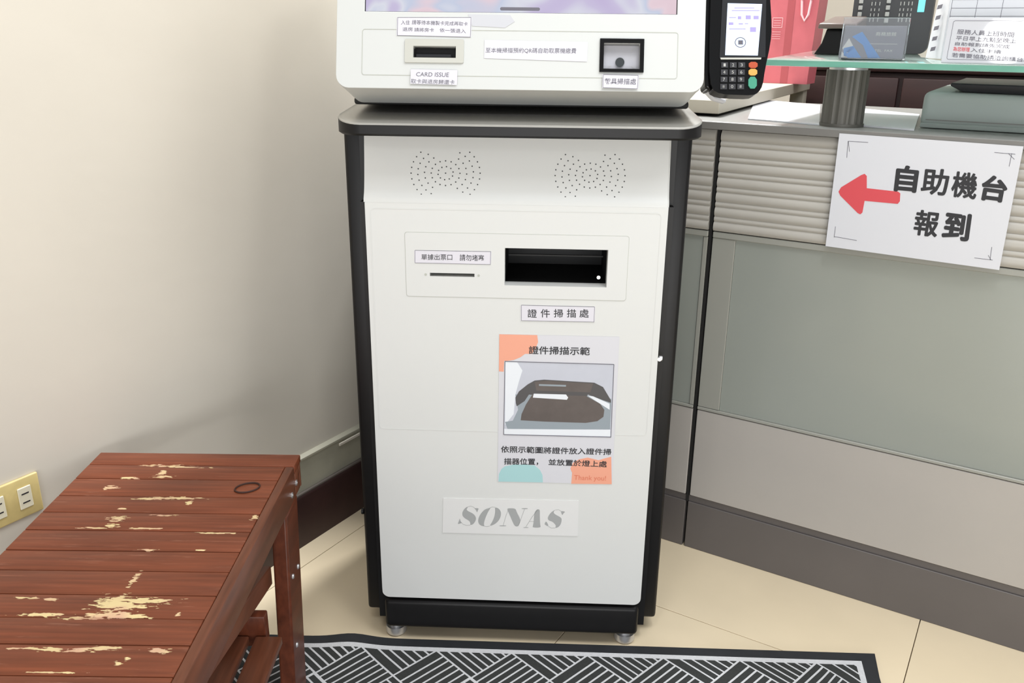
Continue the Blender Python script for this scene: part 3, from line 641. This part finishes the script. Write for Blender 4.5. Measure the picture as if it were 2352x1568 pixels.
for (y0, y1, m, w) in ((143, 157, 'key_red', 0), (159, 174, 'key_yellow', 0), (177, 204, 'key_green', 0)):
    MB().plate(BP(smooth(rect(1719 - (y0 - 143) * .03, 1739 - (y0 - 143) * .05, y0, y1), 1))[::-1], n0=0, n1=.0032, fr=FP_).build('key', M[m], pp)['label'] = {'key_red': 'red cancel key', 'key_yellow': 'amber clear key', 'key_green': 'tall green enter key'}[m]
MB().tube([(.300, .01, 1.042), (.315, .03, 1.030), (.335, .05, 1.024), (.345, .09, 1.022)], .004).build('white_cable', M['paper'], pp)

# ---------------------------------------------------------------- bench
bt = .433
bx0, bx1, by0, by1 = -.711, -.365, .30, 1.357
be = thing('slatted_bench', 'worn red-brown slatted wooden bench with chipped varnish in the left foreground', 'bench', (0, 0, 0))
edges = [1.357, 1.3116, 1.2634, 1.2072, 1.1576, 1.1077, 1.0557, 1.0076, .9546, .9067, .8569, .8029]
while edges[-1] > .36: edges.append(edges[-1] - .0505)
def bow(x0, x1, y0, y1, z0, z1, r=.0016): return MB().box(x0, x1, y0, y1, z0, z1, bev=r, seg=2)
for a, c in zip(edges[:-1], edges[1:]):
    bow(bx0, (bx1 if c > 1.31 else bx1 - .0150), c + .0004, a - .0004, bt - .014, bt - random.uniform(0, .0008)).build('slat', M['slat'], be)
b = MB(); b.plate(rrect(bx0 + .001, bx1 - .0005, 1.3418, by1 - .0005, .006, 4), n0=bt - .056, n1=bt - .0145, fr=XYZ); b.build('end_rail', M['rail'], be, bevel=.004)
bow(bx0 + .001, bx1, by0, edges[-1] - .0008, bt - .056, bt - .0005, .004).build('end_rail', M['rail'], be)
bow(bx0 + .001, bx0 + .015, edges[-1] - .0004, 1.3413, bt - .056, bt - .0145, .0022).build('side_rail', M['rail'], be)
bow(bx1 - .0145, bx1, edges[-1] - .0004, 1.3110, bt - .056, bt, .0022).build('side_rail', M['rail'], be)
bow(bx1 - .0145, bx1, 1.3112, 1.3415, bt - .056, bt - .0145, .0022).build('side_rail', M['rail'], be)
for s, (xa, xb) in ((1, (bx1 - .027, bx1 - .0005)), (-1, (bx0 + .0005, bx0 + .027))):
    for yt, yb, w in ((1.244, 1.205, .076), (.352, .391, .076)):
        b = MB(); b.loft([[(xa, yb, .001), (xb, yb, .001), (xb, yb + w, .001), (xa, yb + w, .001)], [(xa, yt, bt - .0565), (xb, yt, bt - .0565), (xb, yt + w, bt - .0565), (xa, yt + w, bt - .0565)]], close=True)
        # a post that stands flush below the side rail and leans a little
        b.build('leg', M['legwood'], be, bevel=.004)
b = MB(); o_ = bx1 - .0345
for xs in ((bx1 - .049, bx1 - .0315), (bx0 + .0315, bx0 + .049)):
    b = MB(); b.loft([[(xs[0], 1.24, .250), (xs[1], 1.24, .250), (xs[1], 1.24, .286), (xs[0], 1.24, .286)], [(xs[0], .62, .378), (xs[1], .62, .378), (xs[1], .62, .415), (xs[0], .62, .415)]], close=True)
    b.build('diagonal_brace', M['rail'], be, bevel=.003)
for y in (1.168, .41):
    bow(bx0 + .0275, bx1 - .0275, y, y + .020, .180, .238, .003).build('cross_bar', M['legwood'], be)
for x0, x1 in ((bx0 + .022, bx0 + .092), (bx0 + .112, bx0 + .182), (bx0 + .202, bx0 + .2920), (bx0 + .3020, bx1 - .0008)):
    bow(x0, x1, .470, 1.1665, .188, .203, .003).build('shelf_slat', M['rail'], be)
for (y, z, x) in ((1.316, .400, bx1), (1.284, .394, bx1), (.41, .40, bx1), (.38, .394, bx1)):
    MB().cyl((x - .0005, y, z), (1, 0, 0), .0052, .0018, 16).cyl((x + .0012, y, z), (1, 0, 0), .0032, .0014, 12, r2=.0012).build('bolt', M['chrome'], be)
for (y, z) in ((1.287, .253), (1.252, .257), (1.240, .127)):
    MB().cyl((bx1 - .0006, y, z), (1, 0, 0), .0048, .0022, 16, r2=.0035).build('bolt', M['chrome'], be)
# thin dark elastic ring lying on the third slat
b = MB(); b.tube([(-.4215 + .0185 * math.cos(t), 1.2360 + .0160 * math.sin(t + .25), .4345) for t in [2 * PI * i / 36 for i in range(37)]], .0013, 6)
tag(b.build('elastic_ring', M['band']), 'thin dark ring lying on the bench near its far right corner', 'ring')

# ---------------------------------------------------------------- floor mat
ma = thing('floor_mat', 'black and pale grey patterned floor mat with rubber edge before the kiosk', 'mat', (.7065, 1.3845, 0), math.radians(-1.75))
# mat coordinates: x to the left edge is negative, y=0 far edge, going towards the camera is negative
ML, MD = 1.26, .80
def lift(x, y): return .009 * math.exp(-((x + 1.012) / .045) ** 2) * max(0, 1 + y / .10)
def warp(o):
    for v in o.data.vertices:
        x, y = v.co.x, v.co.y
        v.co.z += lift(x, y)
        v.co.x -= .020 * min(1, max(0, -y / .09)) * max(0, 1 + x / .12)
    return o
def grid_plate(x0, x1, y0, y1, z0, z1, nx, ny):
    b = MB(); X = [x0 + (x1 - x0) * i / nx for i in range(nx + 1)]; Y = [y0 + (y1 - y0) * j / ny for j in range(ny + 1)]
    V = [[b.bm.verts.new((x, y, z1)) for x in X] for y in Y]
    for j in range(ny):
        for i in range(nx): b.bm.faces.new((V[j][i], V[j][i + 1], V[j + 1][i + 1], V[j + 1][i]))
    g = [(x, y0) for x in X] + [(x1, y) for y in Y[1:]] + [(x, y1) for x in X[-2::-1]] + [(x0, y) for y in Y[-2:0:-1]]
    vt = [V[0][i] for i in range(nx + 1)] + [V[j][nx] for j in range(1, ny + 1)] + [V[ny][i] for i in range(nx - 1, -1, -1)] + [V[j][0] for j in range(ny - 1, 0, -1)]
    vb = [b.bm.verts.new((x, y, z0)) for x, y in g]
    for i in range(len(g)): b.bm.faces.new((vb[i], vb[(i + 1) % len(g)], vt[(i + 1) % len(g)], vt[i]))
    return b
warp(grid_plate(-ML, 0, -MD, 0, 0, .0055, 90, 24).build('rubber_edging', M['rubber'], ma))
warp(grid_plate(-ML + .030, -.030, -MD + .03, -.025, .0056, .0075, 90, 24).build('pile_field', M['matgrey'], ma))
cell = .102; b = MB(); c45 = math.cos(PI / 4)
fx0, fx1, fy0, fy1 = -ML + .043, -.043, -MD + .043, -.0375
def clip(poly):
    for ax, lim, sg_ in ((0, fx0, 1), (0, fx1, -1), (1, fy0, 1), (1, fy1, -1)):
        out = []
        for i in range(len(poly)):
            a, c = poly[i], poly[(i + 1) % len(poly)]; da, dc = (a[ax] - lim) * sg_, (c[ax] - lim) * sg_
            if da >= 0: out.append(a)
            if (da >= 0) != (dc >= 0):
                t = da / (da - dc); out.append((a[0] + (c[0] - a[0]) * t, a[1] + (c[1] - a[1]) * t))
        poly = out
        if len(poly) < 3: return None
    return poly
for i in range(-12, 22):
    for j in range(-16, 18):
        u0, v0 = i * cell, j * cell; along_u = (i + j) % 2 == 0
        wide = (j % 2 == 0) if along_u else (i % 2 == 1)
        if wide: strips = [(.0022, .0195)] + [(.0240 + q * .0156, .0240 + q * .0156 + .0113) for q in range(5)]
        else: strips = [(.0022 + q * .01457, .0022 + q * .01457 + .0104) for q in range(7)]
        for s0, s1 in strips:
            q = [(u0 + .0022, v0 + s0), (u0 + cell - .0022, v0 + s0), (u0 + cell - .0022, v0 + s1), (u0 + .0022, v0 + s1)] if along_u else [(u0 + s0, v0 + .0022), (u0 + s1, v0 + .0022), (u0 + s1, v0 + cell - .0022), (u0 + s0, v0 + cell - .0022)]
            q = [((x + y) * c45 - .988, (y - x) * c45 - .0346) for x, y in q]
            q = clip(q)
            if not q: continue
            # split long bars so that they follow the ripple in the mat
            bb = bmesh.new(); vs = [bb.verts.new((x, y, 0)) for x, y in q]
            f = bb.faces.new(vs)
            bb.free()
            V0 = [b.bm.verts.new((x, y, .0074)) for x, y in q]; V1 = [b.bm.verts.new((x, y, .0082)) for x, y in q]
            b.bm.faces.new(V1)
            for k in range(len(q)): b.bm.faces.new((V0[k], V0[(k + 1) % len(q)], V1[(k + 1) % len(q)], V1[k]))
bmesh.ops.subdivide_edges(b.bm, edges=[e for e in b.bm.edges if e.calc_length() > .05], cuts=5, use_grid_fill=False)
bmesh.ops.triangulate(b.bm, faces=b.bm.faces)
pt = warp(b.build('woven_bars', M['matdark'], ma, smooth=False)); pt['kind'] = 'stuff'

# ---------------------------------------------------------------- things on and behind the counter (counter coordinates)
def cthing(name, label, cat, x=0, y=0, z=0, rot=0):
    c, s = math.cos(CR), math.sin(CR)
    return thing(name, label, cat, (CO[0] + x * c - y * s, CO[1] + x * s + y * c, z), CR + rot)
# ribbed column carrying the glass
col = cthing('shelf_column', 'short ribbed grey metal column holding up the glass shelf', 'column', .184, .055, .966)
b = MB(); n = 64
b.loft([[((.0385 if k % 4 < 2 else .0365) * math.cos(2 * PI * k / n), (.0385 if k % 4 < 2 else .0365) * math.sin(2 * PI * k / n), z) for k in range(n)] for z in (.006, .102)], close=True)
b.build('fluted_shaft', M['column'], col)
MB().cyl((0, 0, 0), (0, 0, 1), .040, .006, 40).build('base_ring', M['column'], col)
MB().cyl((0, 0, .102), (0, 0, 1), .034, .0045, 40).build('top_ring', M['chrome'], col)
gl = cthing('glass_shelf', 'green-edged glass shelf raised above the counter on a ribbed column', 'shelf', 0, -.008, 1.0730)
TG = Frame((0, 0, 0), (1, 0, 0), (0, math.cos(.03), math.sin(.03)), (0, -math.sin(.03), math.cos(.03)))
b = MB(); b.box(.040, 1.42, 0, .40, 0, .011, bev=.0012, seg=2, fr=TG); b.build('glass_pane', M['glass'], gl)
MB().box(.0402, 1.419, -.0012, -.0002, .0008, .0102, fr=TG).build('polished_edge', M['glassedge'], gl)
col2 = cthing('shelf_column', 'second ribbed column under the far right of the glass shelf, outside the frame', 'column', 1.30, .055, .966)
for o in list(col.children):
    c = o.copy(); C.objects.link(c); c.parent = col2
def gz(y): return 1.0730 + .011 + (y + .008) * math.sin(.03) + .0006
# business card holder
ch = cthing('card_holder', 'clear acrylic holder with grey and blue business cards on the glass shelf', 'card holder', .170, .020, gz(.10), math.radians(8))
FC = Frame((0, 0, .002), (1, 0, 0), (0, math.sin(.30), math.cos(.30)), (0, -math.cos(.30), math.sin(.30)))
b = MB(); b.box(0, .112, 0, .072, -.0018, 0, fr=FC, bev=.0005, seg=1); b.build('front_wall', M['acrylic'], ch)
b = MB(); b.box(0, .112, 0, .070, 0, .002, bev=.0004, seg=1); b.build('base', M['acrylic'], ch)
for x in (0, .1105):
    MB().loft([[(x + q, .0, .002), (x + q, .068, .002), (x + q, .075, .035), (x + q, .020, .060)] for q in (0, .0015)], close=True).build('side_wall', M['acrylic'], ch)
MB().box(.004, .108, .001, .058, -.016, -.0022, fr=FC, bev=.0003, seg=1).build('card_stack', M['card'], ch)
cc_ = bpy.data.objects['card_stack']
for pts, m in ((((.004, .012), (.012, .024), (.022, .012), (.012, .006)), 'cardwhite'), (((.006, .012), (.020, .015), (.034, .001), (.008, .001)), 'cardblue'), (((.016, .026), (.030, .032), (.062, .001), (.044, .001), (.034, .016)), 'cardblue'), (((.036, .016), (.044, .010), (.060, .001), (.050, .001)), 'cardwhite'), (((.004, .008), (.014, .001), (.004, .001)), 'cardwhite')):
    MB().plate([(x * 1.15, y * 1.5 - .0008) for x, y in pts], n0=-.0022, n1=-.0019, fr=FC, back=False).build('stripe', M[m], cc_, smooth=False)
text('lettering', '商務旅館', FC, .058, .092, .040, .047, -.0019, M['cardwhite'], cc_, bold=0)
text('lettering', 'TEL  FAX', FC, .060, .090, .012, .016, -.0019, M['cardwhite'], cc_, bold=-.01)
MB().box(.050, .096, .0255, .0262, -.0021, -.0019, fr=FC).build('rule', M['cardwhite'], cc_)

# tall grey-white desk calendar and the laminated notice in front of it
def on_counter_plane(y, z=0): return Plane(CO, CR, Frame((0, y, 0), (1, 0, 0), (0, 0, 1), (0, -1, 0)))
cal = cthing('desk_calendar', 'tall white desk calendar with a printed grid on the glass shelf', 'calendar', 0, .10, 0)
P1 = on_counter_plane(.10); F1 = Frame((0, 0, 0), (1, 0, 0), (0, 0, 1), (0, -1, 0)); za = gz(.165)
q0 = P1(2172, 60)[0]; q1 = P1(2352, 60)[0] + .12
MB().box(q0, q1, 0, .003, za, za + .21, bev=.0008, seg=1).build('front_card', M['paper'], cal)
lq = P1(2128, 60)[0]
b = MB(); b.loft([[(q0 + .0005, .0005, za), (q0 + .0005, .0005, za + .21)], [(lq, .055, za), (lq + .016, .03, za + .21)], [(lq, .057, za), (lq + .016, .032, za + .21)], [(q0 + .0005, .0030, za), (q0 + .0005, .003, za + .21)]], close=False, cap=False); b.build('side_card', M['paper'], cal)
b = MB()
for zz in (.045, .0585, .072, .0855, .099, .1125):
    b.box(q0 + .004, q1 - .004, -.0003, 0, za + zz, za + zz + .0006)
for k in range(7): b.box(q0 + .004 + k * .040, q0 + .0046 + k * .040, -.0003, 0, za + .045, za + .19)
b.build('grid_lines', M['inkgrey'], cal, smooth=False)
b = MB()
for k in range(5):
    t = k / 5; xx = lq + (q0 - lq) * .42; zz = za + .012 + k * .018
    b.loft([[(xx - .004, .030, zz), (xx + .005, .020, zz + .002)], [(xx - .003, .030, zz + .007), (xx + .006, .020, zz + .009)]], cap=False)
for v in b.bm.verts: v.co.y -= .0035
b.build('side_print', M['inkgrey'], cal, smooth=False)
no = cthing('laminated_notice', 'laminated white notice with lines of text leaning at the shelf front', 'notice', 0, .012, 0)
P2 = on_counter_plane(.012); TN = .16
n0x = P2(2160, 150)[0]; zn = gz(.012)
FN = Frame((n0x, 0, zn), (1, 0, 0), (0, math.sin(TN), math.cos(TN)), (0, -math.cos(TN), math.sin(TN)))
MB().box(0, .150, 0, .074, -.002, 0, bev=.0006, seg=1, fr=FN).build('sheet', M['laminated'], no)
PN = Plane((0, 0, 0), 0, XYZ); R_ = Matrix.Rotation(CR, 3, 'Z'); PN.o = Vector((CO[0] + .012 * -math.sin(CR), CO[1] + .012 * math.cos(CR), 0)) + R_ @ FN.o; PN.ex = R_ @ FN.ex; PN.ey = R_ @ FN.ey; PN.n = R_ @ FN.n
for body, tl, tr, bl, br, m in (('服務人員上班時間', (2200, 67), (2330, 74), (2198, 78), (2328, 86), 'ink'), ('平日早上九點至晚上', (2197, 82), (2335, 89), (2195, 92), (2333, 100), 'ink'), ('自助報到請先完成', (2195, 96), (2320, 103), (2193, 104), (2318, 112), 'ink'), ('為您辦理', (2190, 107), (2228, 109), (2189, 117), (2227, 119), 'red'), ('入住手續', (2230, 110), (2300, 115), (2229, 119), (2299, 124), 'ink'), ('若需要協助請洽詢櫃台', (2187, 121), (2350, 132), (2186, 131), (2349, 142), 'ink')):
    text('lettering', body, FN, 0, 0, 0, 0, .0003, M['inkgrey' if m == 'ink' else m], no, bold=.01, corners=(PN(*tl), PN(*tr), PN(*bl), PN(*br)))
b = MB(); outline(b, rrect(.008, .142, .006, .069, .003), w=.0003, n=.0003, fr=FN); b.build('border_line', M['inkgrey'], no, smooth=False)

# globe lamp of the lobby whose mirror image shows on the laminated notice
hp = ray(2314, 90); nn = PN.n.normalized(); t_ = (PN.o - EYEP).dot(nn) / hp.dot(nn); hit = EYEP + hp * t_; d_ = hp.normalized(); rf = d_ - 2 * d_.dot(nn) * nn
globe_lamp(hit + rf * ((2.55 - hit.z) / rf.z if rf.z > .05 else 5), .14, 26)
# telephone-like key panel standing behind the card holder
P3 = on_counter_plane(.30)
ph = cthing('office_telephone', 'dark desk telephone with columns of pale keys and a cyan strip behind the card holder', 'telephone', 0, .30, 0)
xL, xR = P3(1958, 30)[0], P3(2142, 30)[0]; zb = gz(.30); zB = P3(1960, 47)[1]
b = MB(); b.plate(rrect(xL, xR, zb - 0, zb + .15, .018), n0=-.02, n1=0, fr=Frame((0, 0, 0), (1, 0, 0), (0, 0, 1), (0, -1, 0))); b.build('body', M['phone'], ph, bevel=.003)
FQ = Frame((0, 0, 0), (1, 0, 0), (0, 0, 1), (0, -1, 0))
zk = P3(1975, 42)[1]
for cx_ in (1975, 2038):
    xk = P3(cx_, 30)[0]
    for r in range(9): MB().box(xk - .004, xk + .004, zk - .009 + r * .0125, zk - .0005 + r * .0125, 0, .003, bev=.0008, seg=1, fr=FQ).build('key', M['keys'], ph)
b = MB()
for cx_ in (2000, 2008, 2018, 2066, 2074, 2084, 2092):
    xk = P3(cx_, 30)[0]
    for r in range(12): b.box(xk - .0008, xk + .0008, zk - .007 + r * .0105, zk + r * .0105 - .001 * (r % 3), 0, .0008, fr=FQ)
b.build('printed_key_labels', M['keys'], ph, smooth=False)
MB().box(P3(2106, 30)[0], P3(2122, 30)[0], P3(2110, 28)[1], zb + .13, 0, .0012, bev=.0005, seg=1, fr=FQ).build('cyan_display', M['cyan'], ph)
# black desk device with a taupe top
P4 = on_counter_plane(.20)
dv = cthing('desk_device', 'black desktop device with a flat taupe top left of the card holder', 'device', 0, .20, 0)
x0_, x1_ = P4(1872, 95)[0], P4(1965, 95)[0]; z0_ = gz(.20); z1_ = P4(1900, 66)[1]; z2_ = P4(1900, 40)[1]
b = MB(); b.loft([[(x0_, 0, z0_), (x1_, 0, z0_), (x1_, .09, z0_), (x0_, .09, z0_)], [(x0_ + .012, .004, z0_ + .022), (x1_, .004, z0_ + .022), (x1_, .085, z0_ + .022), (x0_ + .012, .085, z0_ + .022)], [(x0_ + .018, .01, z1_), (x1_, .01, z1_), (x1_, .08, z1_), (x0_ + .018, .08, z1_)]], close=True)
b.build('base', M['blackgloss'], dv, bevel=.002)
b = MB(); b.loft([[(P4(1879, 60)[0], -.004, z1_ + .0002), (x1_, -.004, z1_ + .0002), (x1_, .09, z1_ + .0002), (P4(1886, 50)[0], .09, z1_ + .0002)], [(P4(1881, 60)[0], -.004, z1_ + .010), (x1_, -.004, z1_ + .010), (x1_, .09, z2_ + .004), (P4(1892, 50)[0], .09, z2_ + .004)]], close=True)
b.build('top_lid', M['brownlid'], dv, bevel=.003)

# beige return desk, papers, machine, keyboard tray
PZ = lambda px, py, z: (lambda r: EYEP + r * ((z - EYE) / r.z))(ray(px, py))
def cloc(P):
    d = P - Vector(CO); c, s = math.cos(CR), math.sin(CR); return (d.x * c + d.y * s, -d.x * s + d.y * c)
A_ = cloc(PZ(1653, 231, .999)); B_ = cloc(PZ(1862, 184, .999))
dk = cthing('return_desk', 'beige return desk board behind the counter carrying the pink bag', 'desk')
XE = -.075
b = MB(); b.plate([(-.60, A_[1]), (A_[0], A_[1]), (B_[0], B_[1]), (-.60, B_[1])], n0=.9720, n1=.999); b.build('board', M['beige'], dk, bevel=.0015)
MB().box(B_[0] - .045, B_[0] - .005, B_[1] - .05, B_[1] - .005, 0, .9715, bev=.002).build('leg', M['beige'], dk)
MB().box(-.58, -.54, B_[1] - .05, B_[1] - .005, 0, .9715, bev=.002).build('leg', M['beige'], dk)
# gift bag
def cpt(px, py, y): return on_counter_plane(y)(px, py)
yb_ = .86; bgx1 = cpt(1853, 190, yb_)[0]; bgx0 = bgx1 - .20
bag = cthing('gift_bag', 'pink-red paper gift bag with pale rope handle on the beige desk', 'bag', 0, yb_, 0)
zt = 1.31; fold = cpt(1812, 90, yb_)[0]
MB().loft([[(bgx0, 0, .9995), (bgx1, 0, .9995), (bgx1, .09, .9995), (bgx0, .09, .9995)], [(bgx0 - .004, -.006, zt), (bgx1 + .012, -.006, zt), (bgx1 + .012, .096, zt), (bgx0 - .004, .096, zt)]], close=True).build('paper_body', M['bag'], bag)
MB().loft([[(fold - .012, -.0006 - .006 * t, .9995 + (zt - .9995) * t), (fold + .008, -.0006 - .006 * t, .9995 + (zt - .9995) * t), (fold + .008, -.0003 - .006 * t, .9995 + (zt - .9995) * t)] for t in (0, 1)], cap=False).build('crease_band', M['bagdark'], bag)
hx, hz = cpt(1847, 48, yb_ - .012)
MB().tube([(hx - .012, -.010, zt - .02), (hx - .012, -.010, hz + .05), (hx - .009, -.010, hz + .016), (hx, -.010, hz), (hx + .009, -.010, hz + .016), (hx + .012, -.010, hz + .05), (hx + .012, -.010, zt - .02)], .0032).build('rope_handle', M['rope'], bag)
fl_ = Frame((0, -.0045, 0), (1, 0, 0), (0, 0, 1), (0, -1, 0)); PB = on_counter_plane(yb_ - .0045)
a0, a1 = PB(1776, 41), PB(1796, 63)
b = MB(); outline(b, rect(a0[0], a1[0], a1[1], a0[1]), w=.0006, n=.0012, fr=fl_)
for k in range(4): b.plate(rect(a0[0] + .002, a1[0] - .002, a1[1] - .012 - k * .006, a1[1] - .0112 - k * .006), n0=.001, n1=.0014, fr=fl_)
for k in range(3): b.plate(rect(a0[0] + .003, a1[0] - .004, a1[1] + .005 + k * .006, a1[1] + .006 + k * .006), n0=.001, n1=.0014, fr=fl_)
b.build('white_print', M['rope'], bag, smooth=False)

# papers lying on the worktop
def sheet(name, label, cor, z, grp=None, th=.0015, m='paper'):
    pts = [cloc(PZ(px, py, z)) for px, py in cor]
    o = MB().plate(pts, n0=z - th, n1=z).build(name, M[m], smooth=False); o.location = CO; o.rotation_euler.z = CR
    return tag(o, label, 'paper', grp)
sheet('paper_stack', 'white sheets on the worktop left of the ribbed column', [(1718, 272), (1882, 285), (1884, 241), (1735, 227)], .9685, th=.0022)
sheet('paper_stack', 'white sheets on the worktop between ribbed column and pale machine', [(1962, 286), (2100, 297), (2112, 262), (1964, 247)], .9690, th=.0027)
# pale machine
mc = cthing('office_machine', 'pale grey-green boxy office machine on the counter right of the papers', 'machine')
Pm = on_counter_plane(.11); mx = Pm(2110, 290)[0]; mzt = Pm(2110, 209)[1]
b = MB(); b.box(mx, mx + .46, .11, .42, .967, mzt, bev=.012, seg=4); b.build('casing', M['machine'], mc)
MB().box(mx + .010, mx + .45, .1085, .1105, .967 + .014, .967 + .0155).build('seam', M['counter_cap'], mc)
MB().box(mx + .002, mx + .458, .107, .112, .9672, .976, bev=.001, seg=1).build('base_lip', M['machine'], mc)
tr_ = cthing('black_tray', 'black plastic tray lying on top of the pale office machine', 'tray')
Pt = on_counter_plane(.14); tx = Pt(2190, 175)[0]; tx2 = Pt(2215, 210)[0]
b = MB(); b.loft([[(tx2, .12, mzt + .0005), (tx2 + .42, .09, mzt + .0005), (tx2 + .42, .36, mzt + .0005), (tx2, .36, mzt + .0005)], [(tx, .115, mzt + .011), (tx + .45, .085, mzt + .011), (tx + .45, .38, mzt + .011), (tx, .38, mzt + .011)], [(tx, .115, mzt + .016), (tx + .45, .085, mzt + .016), (tx + .45, .38, mzt + .016), (tx, .38, mzt + .016)]], close=True)
b.build('body', M['charcoal'], tr_, bevel=.002)
# mahogany cabinet behind
mh = cthing('mahogany_cabinet', 'dark mahogany cabinet with drawers seen under the glass shelf', 'cabinet')
yc = 1.16; Pc = on_counter_plane(yc); cx0 = Pc(1853, 165)[0]; cx1 = Pc(2250, 165)[0] + .35; ct = Pc(2000, 140)[1]
MB().box(cx0, cx1, yc + .002, yc + .40, .05, ct - .031, bev=.003).build('carcass', M['mahogany'], mh)
MB().box(cx0 - .01, cx1 + .01, yc - .015, yc + .42, ct - .030, ct, bev=.004).build('cabinet_top', M['mahogany'], mh)
for k in range(3):
    w = (cx1 - cx0) / 3; d = MB().box(cx0 + w * k + .006, cx0 + w * (k + 1) - .006, yc - .012, yc + .0015, ct - .045 - .20, ct - .045, bev=.004).build('drawer', M['mahogany'], mh)
    d2 = MB().box(cx0 + w * k + .006, cx0 + w * (k + 1) - .006, yc - .012, yc + .0015, .08, ct - .265, bev=.004).build('door', M['mahogany'], mh)
MB().box(cx0 + .02, cx1 - .02, yc + .02, yc + .38, 0, .05).build('plinth', M['mahogany'], mh)
bpy.data.objects.remove(_to)
